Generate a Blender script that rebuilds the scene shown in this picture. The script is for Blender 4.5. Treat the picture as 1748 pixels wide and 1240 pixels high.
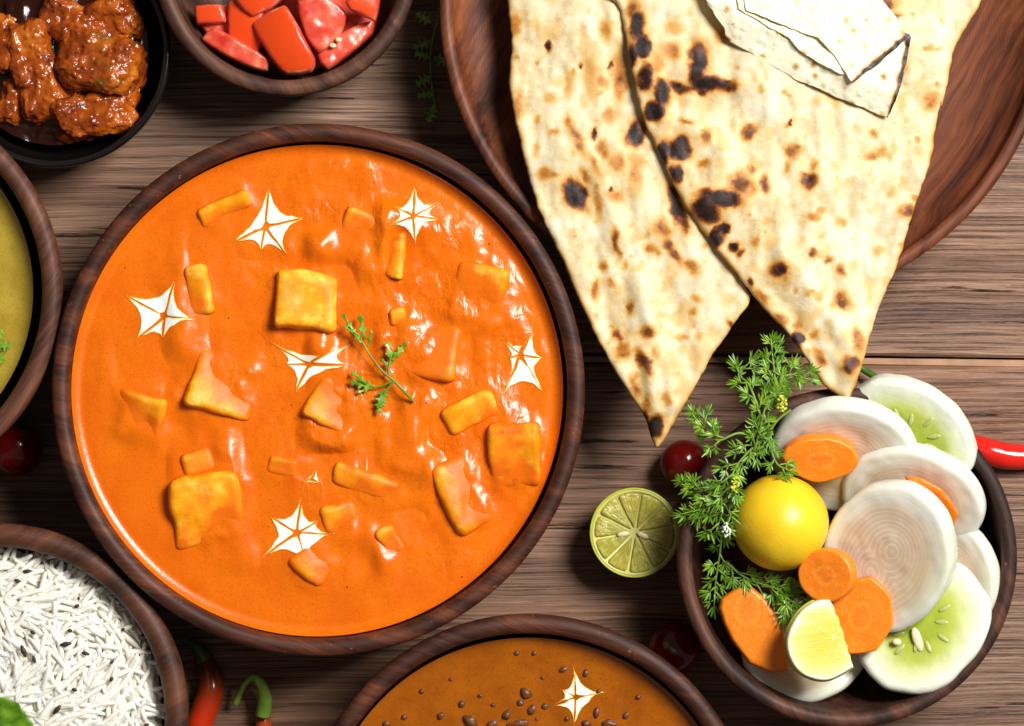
import bpy, math, random
import numpy as np
from mathutils import Vector, Matrix
from mathutils.geometry import delaunay_2d_cdt
random.seed(7); rng = np.random.default_rng(7)
for o in list(bpy.data.objects): bpy.data.objects.remove(o)
sc = bpy.context.scene
COL = sc.collection
# ------------------------------------------------------------------ camera, light, exposure
S = 0.00026          # metres per photo pixel on the table plane
H = 1.5              # camera height
R_ = math.radians
cd = bpy.data.cameras.new('camera'); cam = bpy.data.objects.new('camera', cd); COL.objects.link(cam)
cam.location = (0, 0, H); cd.sensor_width = 36; cd.lens = 36*H/(1748*S); cd.clip_start = .02; cd.clip_end = 20
sc.camera = cam
w = bpy.data.worlds.new('World'); sc.world = w; w.use_nodes = True
w.node_tree.nodes['Background'].inputs[0].default_value = (1, .93, .86, 1)
w.node_tree.nodes['Background'].inputs[1].default_value = .12
def area(name, loc, target, size, power, col):
    l = bpy.data.lights.new(name, 'AREA'); l.shape = 'RECTANGLE'; l.size, l.size_y = size; l.energy = power; l.color = col
    o = bpy.data.objects.new(name, l); COL.objects.link(o); o.location = loc
    o.rotation_euler = (Vector(target)-Vector(loc)).to_track_quat('-Z', 'Y').to_euler()
    o['kind'] = 'helper'
    return o
area('softbox_lamp', (.77, .60, 1.38), (-.03, -.03, 0), (.56, .56), 47, (1, .97, .93))
sc.view_settings.view_transform = 'Standard'; sc.view_settings.look = 'None'
sc.view_settings.exposure = 0; sc.view_settings.gamma = 1
sc.cycles.use_denoising = True
sc.cycles.max_bounces = 6

# ------------------------------------------------------------------ helpers
def P(px, py, z=0.0):
    f = S*(1-z/H); return Vector(((px-874)*f, (620-py)*f, z))
def PX(a, z=0.0):
    f = S*(1-z/H); a = np.asarray(a, float); return np.stack([(a[:, 0]-874)*f, (620-a[:, 1])*f], 1)
def LN(px, z=0.0): return px*S*(1-z/H)
def _hash(i, j, k, seed):
    h = (i.astype(np.int64)*374761393 + j.astype(np.int64)*668265263 + k.astype(np.int64)*2147483647 + seed*974634777) & 0xFFFFFFFF
    h = ((h ^ (h >> 13))*1274126177) & 0xFFFFFFFF
    h = ((h ^ (h >> 15))*2246822519) & 0xFFFFFFFF
    return ((h ^ (h >> 16)) & 0xFFFF)/32767.5-1
def vnoise(p, seed=0):
    p = np.asarray(p, float); i = np.floor(p); f = p-i; u = f*f*f*(f*(f*6-15)+10); i = i.astype(np.int64)
    r = 0
    for a in (0, 1):
        for b in (0, 1):
            for c in (0, 1):
                wgt = (u[:, 0] if a else 1-u[:, 0])*(u[:, 1] if b else 1-u[:, 1])*(u[:, 2] if c else 1-u[:, 2])
                r = r + wgt*_hash(i[:, 0]+a, i[:, 1]+b, i[:, 2]+c, seed)
    return r
def fbm(p, sc_=1., octv=3, seed=0):
    p = np.asarray(p, float)*sc_
    if p.shape[1] == 2: p = np.concatenate([p, np.full((len(p), 1), .37)], 1)
    r = 0; a = 1
    for o in range(octv):
        r = r+a*vnoise(p*2**o+o*17.3, seed+o); a *= .5
    return r
def link(name, me, parent=None, mat=None, smooth=True, loc=None, rot=None):
    if mat is not None and not me.materials: me.materials.append(mat)
    if smooth: me.polygons.foreach_set('use_smooth', [True]*len(me.polygons))
    o = bpy.data.objects.new(name, me); COL.objects.link(o)
    if parent: o.parent = parent
    if loc is not None: o.location = loc
    if rot is not None: o.rotation_euler = rot
    return o
def mesh(name, v, f):
    me = bpy.data.meshes.new(name)
    me.from_pydata([tuple(x) for x in np.asarray(v)], [], [tuple(int(i) for i in q) for q in f]); me.update()
    return me
def attr(me, name, vals):
    a = me.attributes.new(name, 'FLOAT', 'POINT'); a.data.foreach_set('value', np.asarray(vals, np.float32))
def tag(o, label=None, cat=None, group=None, kind=None):
    if label: o['label'] = label
    if cat: o['category'] = cat
    if group: o['group'] = group
    if kind: o['kind'] = kind
    return o
def empty(name, loc=(0, 0, 0), label=None, cat=None, group=None, rot=None):
    o = bpy.data.objects.new(name, None); COL.objects.link(o); o.location = loc; o.empty_display_size = .01
    if rot is not None: o.rotation_euler = rot
    return tag(o, label, cat, group)
def lathe(prof, n=128, wob=0, seed=0):
    """prof: list of (r,z); closed at poles when r==0"""
    v = []; f = []; rings = []
    ang = np.linspace(0, 2*math.pi, n, endpoint=False)
    wb = 1+wob*fbm(np.stack([np.cos(ang)*1.5, np.sin(ang)*1.5], 1), 1, 2, seed)
    for r, z in prof:
        if r < 1e-7: rings.append([len(v)]); v.append((0, 0, z))
        else:
            rings.append(list(range(len(v), len(v)+n)))
            v += [(r*math.cos(a)*q, r*math.sin(a)*q, z) for a, q in zip(ang, wb)]
    for a, b in zip(rings[:-1], rings[1:]):
        for i in range(n):
            j = (i+1) % n
            if len(a) == 1: f.append((a[0], b[j], b[i])[::-1])
            elif len(b) == 1: f.append((a[i], a[j], b[0]))
            else: f.append((a[i], a[j], b[j], b[i]))
    return np.array(v), f
def tube(pts, rad, n=8, cap=True):
    pts = [Vector(p) for p in pts]; v = []; f = []
    m = len(pts)
    if not hasattr(rad, '__len__'): rad = [rad]*m
    up = Vector((0, 0, 1))
    for i, p in enumerate(pts):
        t = (pts[min(i+1, m-1)]-pts[max(i-1, 0)]).normalized()
        a = t.cross(up)
        if a.length < 1e-4: a = t.cross(Vector((1, 0, 0)))
        a.normalize(); b = a.cross(t)
        for k in range(n):
            th = 2*math.pi*k/n; v.append(p+(a*math.cos(th)+b*math.sin(th))*rad[i])
    for i in range(m-1):
        for k in range(n):
            l = (k+1) % n; f.append((i*n+k, i*n+l, (i+1)*n+l, (i+1)*n+k))
    if cap:
        f.append(tuple(range(n))[::-1]); f.append(tuple(range((m-1)*n, m*n)))
    return np.array([tuple(x) for x in v]), f
def spline(pts, per=8, closed=False):
    p = np.asarray(pts, float); n = len(p); out = []
    for i in range(n if closed else n-1):
        g = (lambda k: p[k % n]) if closed else (lambda k: p[min(max(k, 0), n-1)])
        a, b, c, d = g(i-1), g(i), g(i+1), g(i+2)
        for q in range(per):
            t = q/per
            out.append(.5*((2*b)+(c-a)*t+(2*a-5*b+4*c-d)*t*t+(3*b-a-3*c+d)*t**3))
    if not closed: out.append(p[-1])
    return np.array(out)
def densify(poly, step):
    out = []
    n = len(poly)
    for i in range(n):
        a, b = poly[i], poly[(i+1) % n]; k = max(1, int(math.ceil(np.linalg.norm(b-a)/step)))
        out += [a+(b-a)*q/k for q in range(k)]
    return np.array(out)
def inside(pts, poly):
    x, y = pts[:, 0], pts[:, 1]; r = np.zeros(len(pts), bool); n = len(poly); j = n-1
    for i in range(n):
        xi, yi = poly[i]; xj, yj = poly[j]
        if yi != yj: r ^= ((yi > y) != (yj > y)) & (x < (xj-xi)*(y-yi)/(yj-yi)+xi)
        j = i
    return r
def edist(pts, poly):
    d = np.full(len(pts), 1e9)
    n = len(poly)
    for i in range(n):
        a, b = poly[i], poly[(i+1) % n]; ab = b-a; L2 = max((ab**2).sum(), 1e-18)
        t = np.clip(((pts-a)@ab)/L2, 0, 1); q = a+t[:, None]*ab
        d = np.minimum(d, np.hypot(*(pts-q).T))
    return d
def slab(poly, step, thick, rnd, base=None, puff=0, rag=0, seed=0):
    """solid with the outline poly (metres, plan view), rounded edge, middle surface base(xy)"""
    poly = np.asarray(poly, float)
    ar = np.sum(poly[:, 0]*np.roll(poly[:, 1], -1)-np.roll(poly[:, 0], -1)*poly[:, 1])
    if ar < 0: poly = poly[::-1]
    b = densify(poly, step)
    if rag:
        t = np.roll(b, -1, 0)-np.roll(b, 1, 0); nn = np.stack([t[:, 1], -t[:, 0]], 1); nn /= np.linalg.norm(nn, axis=1)[:, None]+1e-12
        b = b+nn*(rag*fbm(b, 1/(4*step), 3, seed+3))[:, None]
    nb = len(b)
    t = np.roll(b, -1, 0)-np.roll(b, 1, 0); nn = np.stack([-t[:, 1], t[:, 0]], 1); nn /= np.linalg.norm(nn, axis=1)[:, None]+1e-12
    pts = [b]
    for fr in (.12, .4, .8):
        if rnd*fr > step*.08:
            q = b+nn*rnd*fr; q = q[inside(q, b)]
            if len(q): q = q[edist(q, b) > rnd*fr*.85]
            if len(q): pts.append(q)
    mn, mx = b.min(0), b.max(0)
    gx, gy = np.meshgrid(np.arange(mn[0], mx[0], step), np.arange(mn[1], mx[1], step*.866))
    gx = gx+(np.arange(gx.shape[0]) % 2)[:, None]*step*.5
    g = np.stack([gx.ravel(), gy.ravel()], 1)+rng.uniform(-.15, .15, (gx.size, 2))*step
    g = g[inside(g, b)]
    if len(g):
        dd = edist(g, b); g = g[dd > max(rnd*.95, step*.5)]
    pts.append(g)
    pts = np.concatenate(pts)
    r = delaunay_2d_cdt([Vector(p) for p in pts], [(i, (i+1) % nb) for i in range(nb)], [], 1, 1e-9)
    V = np.array([tuple(p) for p in r[0]]); T = [tuple(t) for t in r[2]]
    if not T: return None
    d = edist(V, b)
    onb = d < 1e-7
    rr = np.sqrt(np.clip(1-(1-np.clip(d/max(rnd, 1e-9), 0, 1))**2, 0, 1))
    zb = base(V) if base is not None else np.zeros(len(V))
    pf = puff*np.clip(d/max(d.max(), 1e-9), 0, 1)
    zt = zb+thick/2*rr+pf; zl = zb-thick/2*rr
    n = len(V); idx = np.full(n, -1); nbm = ~onb
    idx[nbm] = n+np.arange(nbm.sum()); idx[onb] = np.where(onb)[0]
    v = np.concatenate([np.c_[V, zt], np.c_[V[nbm], zl[nbm]]])
    f = []
    for a in T:
        A, B, C = (V[i] for i in a)
        if (B[0]-A[0])*(C[1]-A[1])-(B[1]-A[1])*(C[0]-A[0]) < 0: a = a[::-1]
        f.append(a); q = tuple(int(idx[i]) for i in a)
        if q != tuple(a): f.append(q[::-1])
    d2 = np.concatenate([d, d[nbm]]); top = np.concatenate([np.ones(n), np.zeros(nbm.sum())])
    return v, f, d2, top
def rbox(dx, dy, dz, r, n=10, amp=0, fs=100, seed=0, taper=None):
    v = []; f = []; key = {}
    def add(p):
        k = (round(p[0], 6), round(p[1], 6), round(p[2], 6))
        if k not in key: key[k] = len(v); v.append(p)
        return key[k]
    ax = [(0, 1, 2), (1, 2, 0), (2, 0, 1)]
    for a in ax:
        for sg in (-1, 1):
            gr = [[None]*(n+1) for _ in range(n+1)]
            for i in range(n+1):
                for j in range(n+1):
                    p = [0, 0, 0]; p[a[0]] = -1+2*i/n; p[a[1]] = -1+2*j/n; p[a[2]] = sg
                    gr[i][j] = add(tuple(p))
            for i in range(n):
                for j in range(n):
                    q = (gr[i][j], gr[i+1][j], gr[i+1][j+1], gr[i][j+1]); f.append(q if sg > 0 else q[::-1])
    v = np.array(v); hd = np.array([dx, dy, dz])/2
    # denser near edges
    v = np.sign(v)*np.abs(v)**.8
    p = v*hd; inn = np.clip(p, -(hd-r), hd-r); dlt = p-inn; l = np.linalg.norm(dlt, axis=1)[:, None]
    nrm = np.where(l > 1e-9, dlt/np.maximum(l, 1e-9), 0); p = inn+nrm*np.minimum(l, r)
    if taper is not None: p = taper(p)
    if amp:
        nr = p/np.maximum(np.linalg.norm(p/hd, axis=1)[:, None], 1e-6); nr = nr/np.maximum(np.linalg.norm(nr, axis=1)[:, None], 1e-9)
        p = p+nr*(amp*fbm(p+seed*.13, fs, 3, seed))[:, None]
    return p, f
def joinm(parts):
    V = []; F = []; o = 0
    for v, f in parts:
        V.append(np.asarray(v, float).reshape(-1, 3)); F += [tuple(i+o for i in q) for q in f]; o += len(v)
    return np.concatenate(V), F

# ------------------------------------------------------------------ materials
class NT:
    def __init__(s, name):
        s.m = bpy.data.materials.new(name); s.m.use_nodes = True; s.t = s.m.node_tree
        s.b = s.t.nodes['Principled BSDF']
    def n(s, ty, ins=None, **kw):
        x = s.t.nodes.new('ShaderNode'+ty)
        for k, v in kw.items(): setattr(x, k, v)
        for k, v in (ins or {}).items(): s.set(x.inputs[k], v)
        return x
    def set(s, inp, v):
        if isinstance(v, bpy.types.NodeSocket): s.t.links.new(v, inp)
        elif isinstance(v, bpy.types.Node): s.t.links.new(v.outputs[0], inp)
        else:
            if isinstance(v, (tuple, list)) and len(v) == 3 and inp.type == 'RGBA': v = (*v, 1)
            inp.default_value = v
    def P(s, **kw):
        for k, v in kw.items(): s.set(s.b.inputs[k.replace('_', ' ')], v)
    def coord(s, scale=(1, 1, 1), rot=(0, 0, 0), loc=(0, 0, 0), out='Object', vec=None):
        if vec is None: vec = s.n('TexCoord').outputs[out]
        return s.n('Mapping', {'Vector': vec, 'Scale': scale, 'Rotation': rot, 'Location': loc}).outputs[0]
    def noise(s, vec, scale, detail=4, rough=.5, dist=0):
        return s.n('TexNoise', {'Vector': vec, 'Scale': scale, 'Detail': detail, 'Roughness': rough, 'Distortion': dist}).outputs[0]
    def ramp(s, fac, stops, interp='LINEAR'):
        x = s.n('ValToRGB', {'Fac': fac}); c = x.color_ramp; c.interpolation = interp
        while len(c.elements) < len(stops): c.elements.new(.5)
        for e, (p, q) in zip(c.elements, stops):
            e.position = p; e.color = (*q, 1) if hasattr(q, '__len__') else (q, q, q, 1)
        return x.outputs[0]
    def mix(s, fac, a, b, mode='MIX'):
        x = s.n('Mix', data_type='RGBA', blend_type=mode); s.set(x.inputs[0], fac); s.set(x.inputs[6], a); s.set(x.inputs[7], b)
        return x.outputs[2]
    def math(s, op, a, b=0., clamp=False):
        x = s.n('Math', operation=op, use_clamp=clamp); s.set(x.inputs[0], a); s.set(x.inputs[1], b); return x.outputs[0]
    def at(s, name): return s.n('Attribute', attribute_name=name).outputs['Fac']
    def bump(s, h, dist, strength=1., prev=None):
        ins = {'Height': h, 'Distance': dist, 'Strength': strength}
        if prev is not None: ins['Normal'] = prev
        return s.n('Bump', ins).outputs[0]
def simple(name, col, rough=.5, var=.15, scale=120, bump=0., sss=0., sssr=(.004, .002, .001), spec=.5, coat=0.):
    k = NT(name); v = k.coord(); nz = k.noise(v, scale, 4)
    c = k.mix(k.ramp(nz, [(.3, 0), (.7, 1)]), tuple(x*(1-var) for x in col), tuple(min(1, x*(1+var)) for x in col))
    k.P(Base_Color=c, Roughness=rough, Specular_IOR_Level=spec, Coat_Weight=coat)
    if sss: k.P(Subsurface_Weight=sss, Subsurface_Radius=(1, .6, .3), Subsurface_Scale=sssr[0])
    if bump: k.P(Normal=k.bump(k.noise(v, scale*2, 3), bump))
    return k.m
def table_wood(name, seed):
    k = NT(name); tc = k.n('TexCoord').outputs['Object']
    base = k.coord((1, 1, 1), loc=(seed*.71, seed*.37, 0), vec=tc)
    warp = k.noise(k.coord((7, 14, 1), vec=base), 1, 3)
    off = k.n('CombineXYZ', {'Y': k.math('MULTIPLY', k.math('SUBTRACT', warp, .5), .007)}).outputs[0]
    v = k.n('VectorMath', {0: base, 1: off}, operation='ADD').outputs[0]
    broad = k.noise(k.coord((3, 55, 1), vec=v), 1, 3, .5)
    med = k.noise(k.coord((5, 340, 1), vec=v), 1, 6, .72)
    fine = k.noise(k.coord((20, 1150, 1), vec=v), 1, 4, .7)
    pore = k.noise(k.coord((14, 800, 1), loc=(5, 1, 0), vec=v), 1, 4, .65)
    crack = k.noise(k.coord((7, 140, 1), loc=(3, 9, 0), vec=v), 1, 6, .62)
    ck = k.ramp(crack, [(.0, 0), (.345, 0), (.375, 1), (1, 1)])
    pk = k.ramp(pore, [(.36, .38), (.47, 1)])
    mixv = k.math('ADD', k.math('MULTIPLY', med, .55), k.math('MULTIPLY', fine, .45))
    c = k.ramp(mixv, [(.34, (.070, .038, .024)), (.46, (.165, .096, .062)), (.55, (.26, .168, .115)), (.68, (.43, .31, .225))])
    tint = k.ramp(broad, [(.3, (.55, .45, .40)), (.5, (.95, .88, .84)), (.7, (1.15, 1.12, 1.12))])
    c = k.mix(1, c, tint, 'MULTIPLY')
    c = k.mix(1, c, k.ramp(k.noise(k.coord((4, 9, 1), loc=(8, 2, 0), vec=v), 1, 2), [(.35, (1.0, .80, .64)), (.65, (.99, .93, .89))]), 'MULTIPLY')
    c = k.mix(1, c, pk, 'MULTIPLY')
    c = k.mix(k.math('SUBTRACT', 1, ck), c, (.012, .007, .005))
    hgt = k.math('ADD', k.math('ADD', k.math('MULTIPLY', mixv, .6), k.math('MULTIPLY', pk, .25)), k.math('MULTIPLY', ck, .7))
    k.P(Base_Color=c, Roughness=k.ramp(mixv, [(.3, .62), (.7, .42)]), Specular_IOR_Level=.5, Normal=k.bump(hgt, .0011, .9))
    return k.m
def bowl_wood(name, dark, mid, light, ang=0, gs=1., rough=.36, wear=0.):
    k = NT(name); tc = k.n('TexCoord').outputs['Object']
    base = k.coord((1, 1, 1), rot=(0, 0, ang), vec=tc)
    warp = k.noise(k.coord((9, 9, 9), vec=base), 1, 3)
    off = k.n('CombineXYZ', {'Y': k.math('MULTIPLY', k.math('SUBTRACT', warp, .5), .035)}).outputs[0]
    v = k.n('VectorMath', {0: base, 1: off}, operation='ADD').outputs[0]
    a = k.noise(k.coord((9*gs, 110*gs, 60*gs), vec=v), 1, 4, .6)
    b = k.noise(k.coord((45*gs, 700*gs, 300*gs), vec=v), 1, 4, .65)
    po = k.noise(k.coord((60, 1500, 600), vec=v), 1, 3, .6)
    mv = k.math('ADD', k.math('MULTIPLY', a, .75), k.math('MULTIPLY', b, .25))
    c = k.ramp(mv, [(.38, dark), (.5, mid), (.64, light)])
    c = k.mix(1, c, k.ramp(po, [(.28, .6), (.42, 1)]), 'MULTIPLY')
    bl = k.ramp(k.noise(k.coord((25, 25, 25), vec=tc), 1, 4, .6), [(.35, .7), (.6, 1.15)])
    c = k.mix(1, c, bl, 'MULTIPLY')
    if wear:
        wz = k.ramp(k.noise(k.coord((1, 1, 1), vec=tc), 260, 4, .7), [(.66, 0), (.72, 1)])
        c = k.mix(k.math('MULTIPLY', wz, wear), c, tuple(min(1, x*2.2+.03) for x in light))
    # fine turning rings left by the lathe
    sp = k.n('SeparateXYZ', {0: tc}); rr = k.math('SQRT', k.math('ADD', k.math('MULTIPLY', sp.outputs[0], sp.outputs[0]), k.math('MULTIPLY', sp.outputs[1], sp.outputs[1])))
    tr = k.math('SINE', k.math('MULTIPLY', rr, 5200))
    n1 = k.bump(mv, .0004, .6); n2 = k.bump(tr, .00002, .4, n1)
    k.P(Base_Color=c, Roughness=k.ramp(mv, [(.3, rough+.14), (.7, rough)]), Specular_IOR_Level=.35, Normal=n2)
    return k.m

def gravy_mat(name, c0, c1, speck, rough=.24, grain=.00018, sss=.12, specs=.045, chop=0.):
    k = NT(name); tc = k.n('TexCoord').outputs['Object']
    a = k.noise(tc, 55, 5, .6); b = k.noise(tc, 1100, 3, .6)
    c = k.mix(k.ramp(a, [(.3, 0), (.7, 1)]), c0, c1)
    c = k.mix(k.ramp(b, [(.52, 0), (.70, .5)]), c, tuple(x*.62 for x in c0))
    vo = k.n('TexVoronoi', {'Vector': tc, 'Scale': 190.}); spk = k.ramp(vo.outputs['Distance'], [(specs, 1), (specs*2.1, 0)])
    on = k.ramp(vo.outputs['Color'], [(.78, 0), (.80, 1)])
    c = k.mix(k.math('MULTIPLY', spk, on), c, speck)
    n1 = k.bump(k.noise(tc, 420, 4, .6), grain, 1.); n2 = k.bump(b, grain*.35, 1., n1)
    if chop:
        w1 = k.noise(k.coord((230, 150, 200), vec=tc), 1, 2, .5, .5)
        n2 = k.bump(k.math('MULTIPLY', w1, k.at('chop')), chop, 1., n2)
    k.P(Base_Color=c, Roughness=rough, Specular_IOR_Level=.5, Normal=n2, Subsurface_Weight=sss, Subsurface_Radius=(1, .35, .05), Subsurface_Scale=.003)
    return k.m

M = {}
M['bowl_main'] = bowl_wood('dark_walnut', (.020, .005, .002), (.062, .016, .007), (.15, .043, .018), .3, 1, .5, .6)
M['bowl_salad'] = bowl_wood('dark_walnut_salad', (.016, .006, .004), (.045, .016, .010), (.11, .038, .020), 1.1, 1, .52, .6)
M['bowl_tomato'] = bowl_wood('walnut_tomato', (.035, .013, .008), (.085, .034, .020), (.16, .066, .036), .9, 1, .52, .5)
M['bowl_dal'] = bowl_wood('walnut_red', (.05, .016, .009), (.12, .042, .022), (.20, .075, .04), 2.2, 1, .5, .3)
M['bowl_rice'] = bowl_wood('walnut_rice', (.03, .009, .004), (.085, .027, .012), (.16, .056, .025), -.6, .8, .5, .3)
M['plate'] = bowl_wood('red_teak', (.035, .009, .004), (.135, .036, .013), (.26, .078, .028), 2.05, .8, .48, .1)
k = NT('black_glaze'); k.P(Base_Color=(.008, .006, .006), Roughness=.16, Specular_IOR_Level=.55, Normal=k.bump(k.noise(k.coord(), 40, 2), .0003)); M['black'] = k.m
M['gravy'] = gravy_mat('orange_gravy', (.72, .122, .0), (.80, .172, .001), (.08, .015, .004), .25, .00010, chop=.0009)
M['makhani'] = gravy_mat('brown_lentil_gravy', (.26, .062, .001), (.39, .104, .003), (.05, .015, .006), .14, .00012, .08, .075)
M['dal'] = gravy_mat('yellow_dal', (.36, .24, .02), (.46, .33, .045), (.2, .10, .01), .2, .00008, .1, .04)
M['masala_sauce'] = gravy_mat('masala_oil', (.012, .002, .001), (.035, .006, .001), (.03, .008, .004), .13, .0001, .03)

# paneer : coat attribute 0 clean .. 1 gravy, lowered on edges coloured as lit
k = NT('paneer'); v = k.coord(); nz = k.noise(v, 130, 5, .6); fn = k.noise(v, 420, 4, .6)
clean = k.ramp(nz, [(.36, (.84, .27, .003)), (.52, (.90, .36, .006)), (.64, (.95, .52, .04)), (.76, (.96, .70, .18))])  # palest stops are highlight patches painted into the yellow
cf = k.ramp(k.math('ADD', k.at('coat'), k.math('MULTIPLY', k.math('SUBTRACT', k.noise(v, 95, 4, .6), .5), 1.2)), [(.15, 0), (.85, 1)])
c = k.mix(cf, clean, (.79, .155, .002))
c = k.mix(k.ramp(fn, [(.62, 0), (.72, .5)]), c, (.55, .14, .01))
k.P(Base_Color=c, Roughness=.46, Specular_IOR_Level=.3, Subsurface_Weight=.15, Subsurface_Radius=(1, .5, .1), Subsurface_Scale=.003, Normal=k.bump(fn, .0002, .8)); M['paneer'] = k.m
# cream : edge attribute
k = NT('cream'); e = k.at('edge'); nz = k.noise(k.coord(), 350, 3)
e2 = k.math('ADD', e, k.math('MULTIPLY', k.math('SUBTRACT', nz, .5), .35))
k.P(Base_Color=k.ramp(e2, [(.0, (.82, .20, .006)), (.10, (.92, .46, .08)), (.24, (.96, .78, .36)), (.40, (.98, .97, .93))]), Roughness=.22, Subsurface_Weight=.1, Subsurface_Scale=.001); M['cream'] = k.m
# naan
k = NT('naan'); v = k.coord(); nz = k.noise(v, 60, 5, .6); n2 = k.noise(v, 240, 5, .65); n3 = k.noise(v, 900, 4, .6)
bc = k.ramp(k.math('ADD', k.math('MULTIPLY', nz, .75), k.math('MULTIPLY', n2, .25)), [(.30, (.54, .38, .16)), (.46, (.69, .56, .33)), (.62, (.76, .68, .50))])
ch = k.math('ADD', k.at('char'), k.math('MULTIPLY', k.math('SUBTRACT', n2, .5), k.math('MULTIPLY', k.at('char'), 1.3)))
cc = k.ramp(ch, [(.03, (1, 1, 1)), (.20, (.95, .74, .42)), (.40, (.72, .36, .09)), (.58, (.26, .085, .025)), (.78, (.045, .015, .012)), (1., (.012, .007, .008))])
c = k.mix(1, bc, cc, 'MULTIPLY')
k.P(Base_Color=c, Roughness=.55, Specular_IOR_Level=.35, Subsurface_Weight=.08, Subsurface_Radius=(1, .6, .3), Subsurface_Scale=.003,
    Normal=k.bump(n3, .0002, .6, k.bump(n2, .0005, .6))); M['naan'] = k.m
k = NT('papad'); v = k.coord(); n2 = k.noise(v, 300, 4, .6)
vo = k.n('TexVoronoi', {'Vector': v, 'Scale': 210.}); blis = k.ramp(vo.outputs['Distance'], [(.0, 1), (.32, .35), (.45, 0)])
on = k.ramp(vo.outputs['Color'], [(.55, 0), (.75, 1)])
ch = k.math('ADD', k.at('char'), k.math('MULTIPLY', k.math('MULTIPLY', blis, on), .46))
ch = k.math('ADD', ch, k.math('MULTIPLY', k.math('SUBTRACT', n2, .5), .12))
k.P(Base_Color=k.ramp(ch, [(.05, (.86, .79, .58)), (.18, (.78, .58, .28)), (.34, (.5, .25, .08)), (.6, (.06, .025, .015)), (.9, (.015, .01, .01))]), Roughness=.5,
    Normal=k.bump(blis, .0007, .7, k.bump(n2, .0006, .6))); M['papad'] = k.m
# onion, radial attribute
k = NT('onion'); v = k.coord(); r = k.at('rad'); nz = k.noise(v, 45, 3); nf = k.noise(v, 200, 3)
rr = k.math('ADD', r, k.math('MULTIPLY', k.math('SUBTRACT', nz, .5), .16))
band = k.math('SINE', k.math('MULTIPLY', k.math('ADD', k.at('ring'), k.math('MULTIPLY', k.math('SUBTRACT', nz, .5), .10)), 82))
inner = k.mix(k.ramp(band, [(.2, 0), (.95, 1)]), (.64, .51, .38), (.70, .60, .46))
inner = k.mix(k.ramp(k.noise(v, 28, 2), [(.45, 0), (.7, .55)]), inner, (.68, .42, .29))
c = k.mix(k.ramp(rr, [(.66, 0), (.84, 1)]), inner, (.76, .76, .68))
lines = k.ramp(k.math('SINE', k.math('MULTIPLY', k.math('ADD', k.at('ring'), k.math('MULTIPLY', k.math('SUBTRACT', nz, .5), .05)), 46)), [(.80, 0), (.97, 1)])
c = k.mix(k.math('MULTIPLY', lines, .22), c, (.58, .54, .36))
c = k.mix(k.ramp(k.noise(v, 14, 2), [(.50, 0), (.72, .40)]), c, (.66, .70, .38))
k.P(Base_Color=c, Roughness=.24, Subsurface_Weight=.5, Subsurface_Radius=(1, .85, .6), Subsurface_Scale=.006, Normal=k.bump(nf, .0003, .5)); M['onion'] = k.m
k = NT('cucumber'); v = k.coord(); r = k.at('rad'); nz = k.noise(v, 50, 4); nf = k.noise(v, 240, 3)
rr = k.math('ADD', r, k.math('MULTIPLY', k.math('SUBTRACT', nz, .5), .28))
c = k.ramp(rr, [(.28, (.34, .42, .04)), (.52, (.48, .55, .11)), (.68, (.66, .71, .38)), (.86, (.76, .79, .66))])
k.P(Base_Color=c, Roughness=.25, Subsurface_Weight=.3, Subsurface_Radius=(.8, 1, .5), Subsurface_Scale=.004, Normal=k.bump(nf, .0005, .6, k.bump(nz, .001, .4))); M['cucumber'] = k.m
k = NT('carrot'); v = k.coord(); r = k.at('rad'); nz = k.noise(v, 90, 4); nf = k.noise(v, 700, 4, .6)
c = k.ramp(k.math('ADD', r, k.math('MULTIPLY', k.math('SUBTRACT', nz, .5), .22)), [(.22, (.82, .20, .010)), (.34, (.88, .27, .02)), (.42, (.85, .21, .008)), (.95, (.88, .23, .008))])
c = k.mix(k.ramp(nf, [(.5, 0), (.7, .35)]), c, (.92, .40, .10))
k.P(Base_Color=c, Roughness=.36, Subsurface_Weight=.2, Subsurface_Radius=(1, .4, .1), Subsurface_Scale=.003, Normal=k.bump(nf, .0002, .7)); M['carrot'] = k.m
k = NT('lemon_peel'); v = k.coord(); nz = k.noise(v, 30, 3); pr = k.n('TexVoronoi', {'Vector': v, 'Scale': 900.}).outputs[0]
c = k.ramp(nz, [(.35, (.80, .50, .012)), (.65, (.86, .62, .02))])
vo = k.n('TexVoronoi', {'Vector': v, 'Scale': 70.}); sk = k.math('MULTIPLY', k.ramp(vo.outputs['Distance'], [(.09, 1), (.14, 0)]), k.ramp(vo.outputs['Color'], [(.72, 0), (.74, 1)]))
c = k.mix(sk, c, (.12, .05, .01))
k.P(Base_Color=c, Roughness=.36, Specular_IOR_Level=.5, Subsurface_Weight=.15, Subsurface_Scale=.004, Normal=k.bump(pr, .0001, .5)); M['lemon'] = k.m
M['lime_peel'] = simple('lime_peel', (.42, .46, .03), .35, .2, 200, .0002, .1)
M['pith'] = simple('lime_pith', (.56, .54, .16), .5, .06, 300)
k = NT('lime_pulp'); v = k.coord(); sp = k.n('SeparateXYZ', {0: v})
th = k.math('ARCTAN2', sp.outputs[1], sp.outputs[0]); rad = k.math('SQRT', k.math('ADD', k.math('MULTIPLY', sp.outputs[0], sp.outputs[0]), k.math('MULTIPLY', sp.outputs[1], sp.outputs[1])))
pv = k.n('CombineXYZ', {0: k.math('MULTIPLY', th, 9.), 1: k.math('MULTIPLY', rad, 170.)}).outputs[0]
nz = k.noise(pv, 1.6, 4, .6)
k.P(Base_Color=k.ramp(nz, [(.3, (.33, .30, .02)), (.55, (.43, .39, .06)), (.72, (.56, .51, .16))]), Roughness=.2, Subsurface_Weight=.3, Subsurface_Scale=.003, Normal=k.bump(nz, .0006, .8)); M['lime_pulp'] = k.m
M['seed'] = simple('pale_seed', (.78, .68, .42), .4, .15, 300, .0001)
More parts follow.
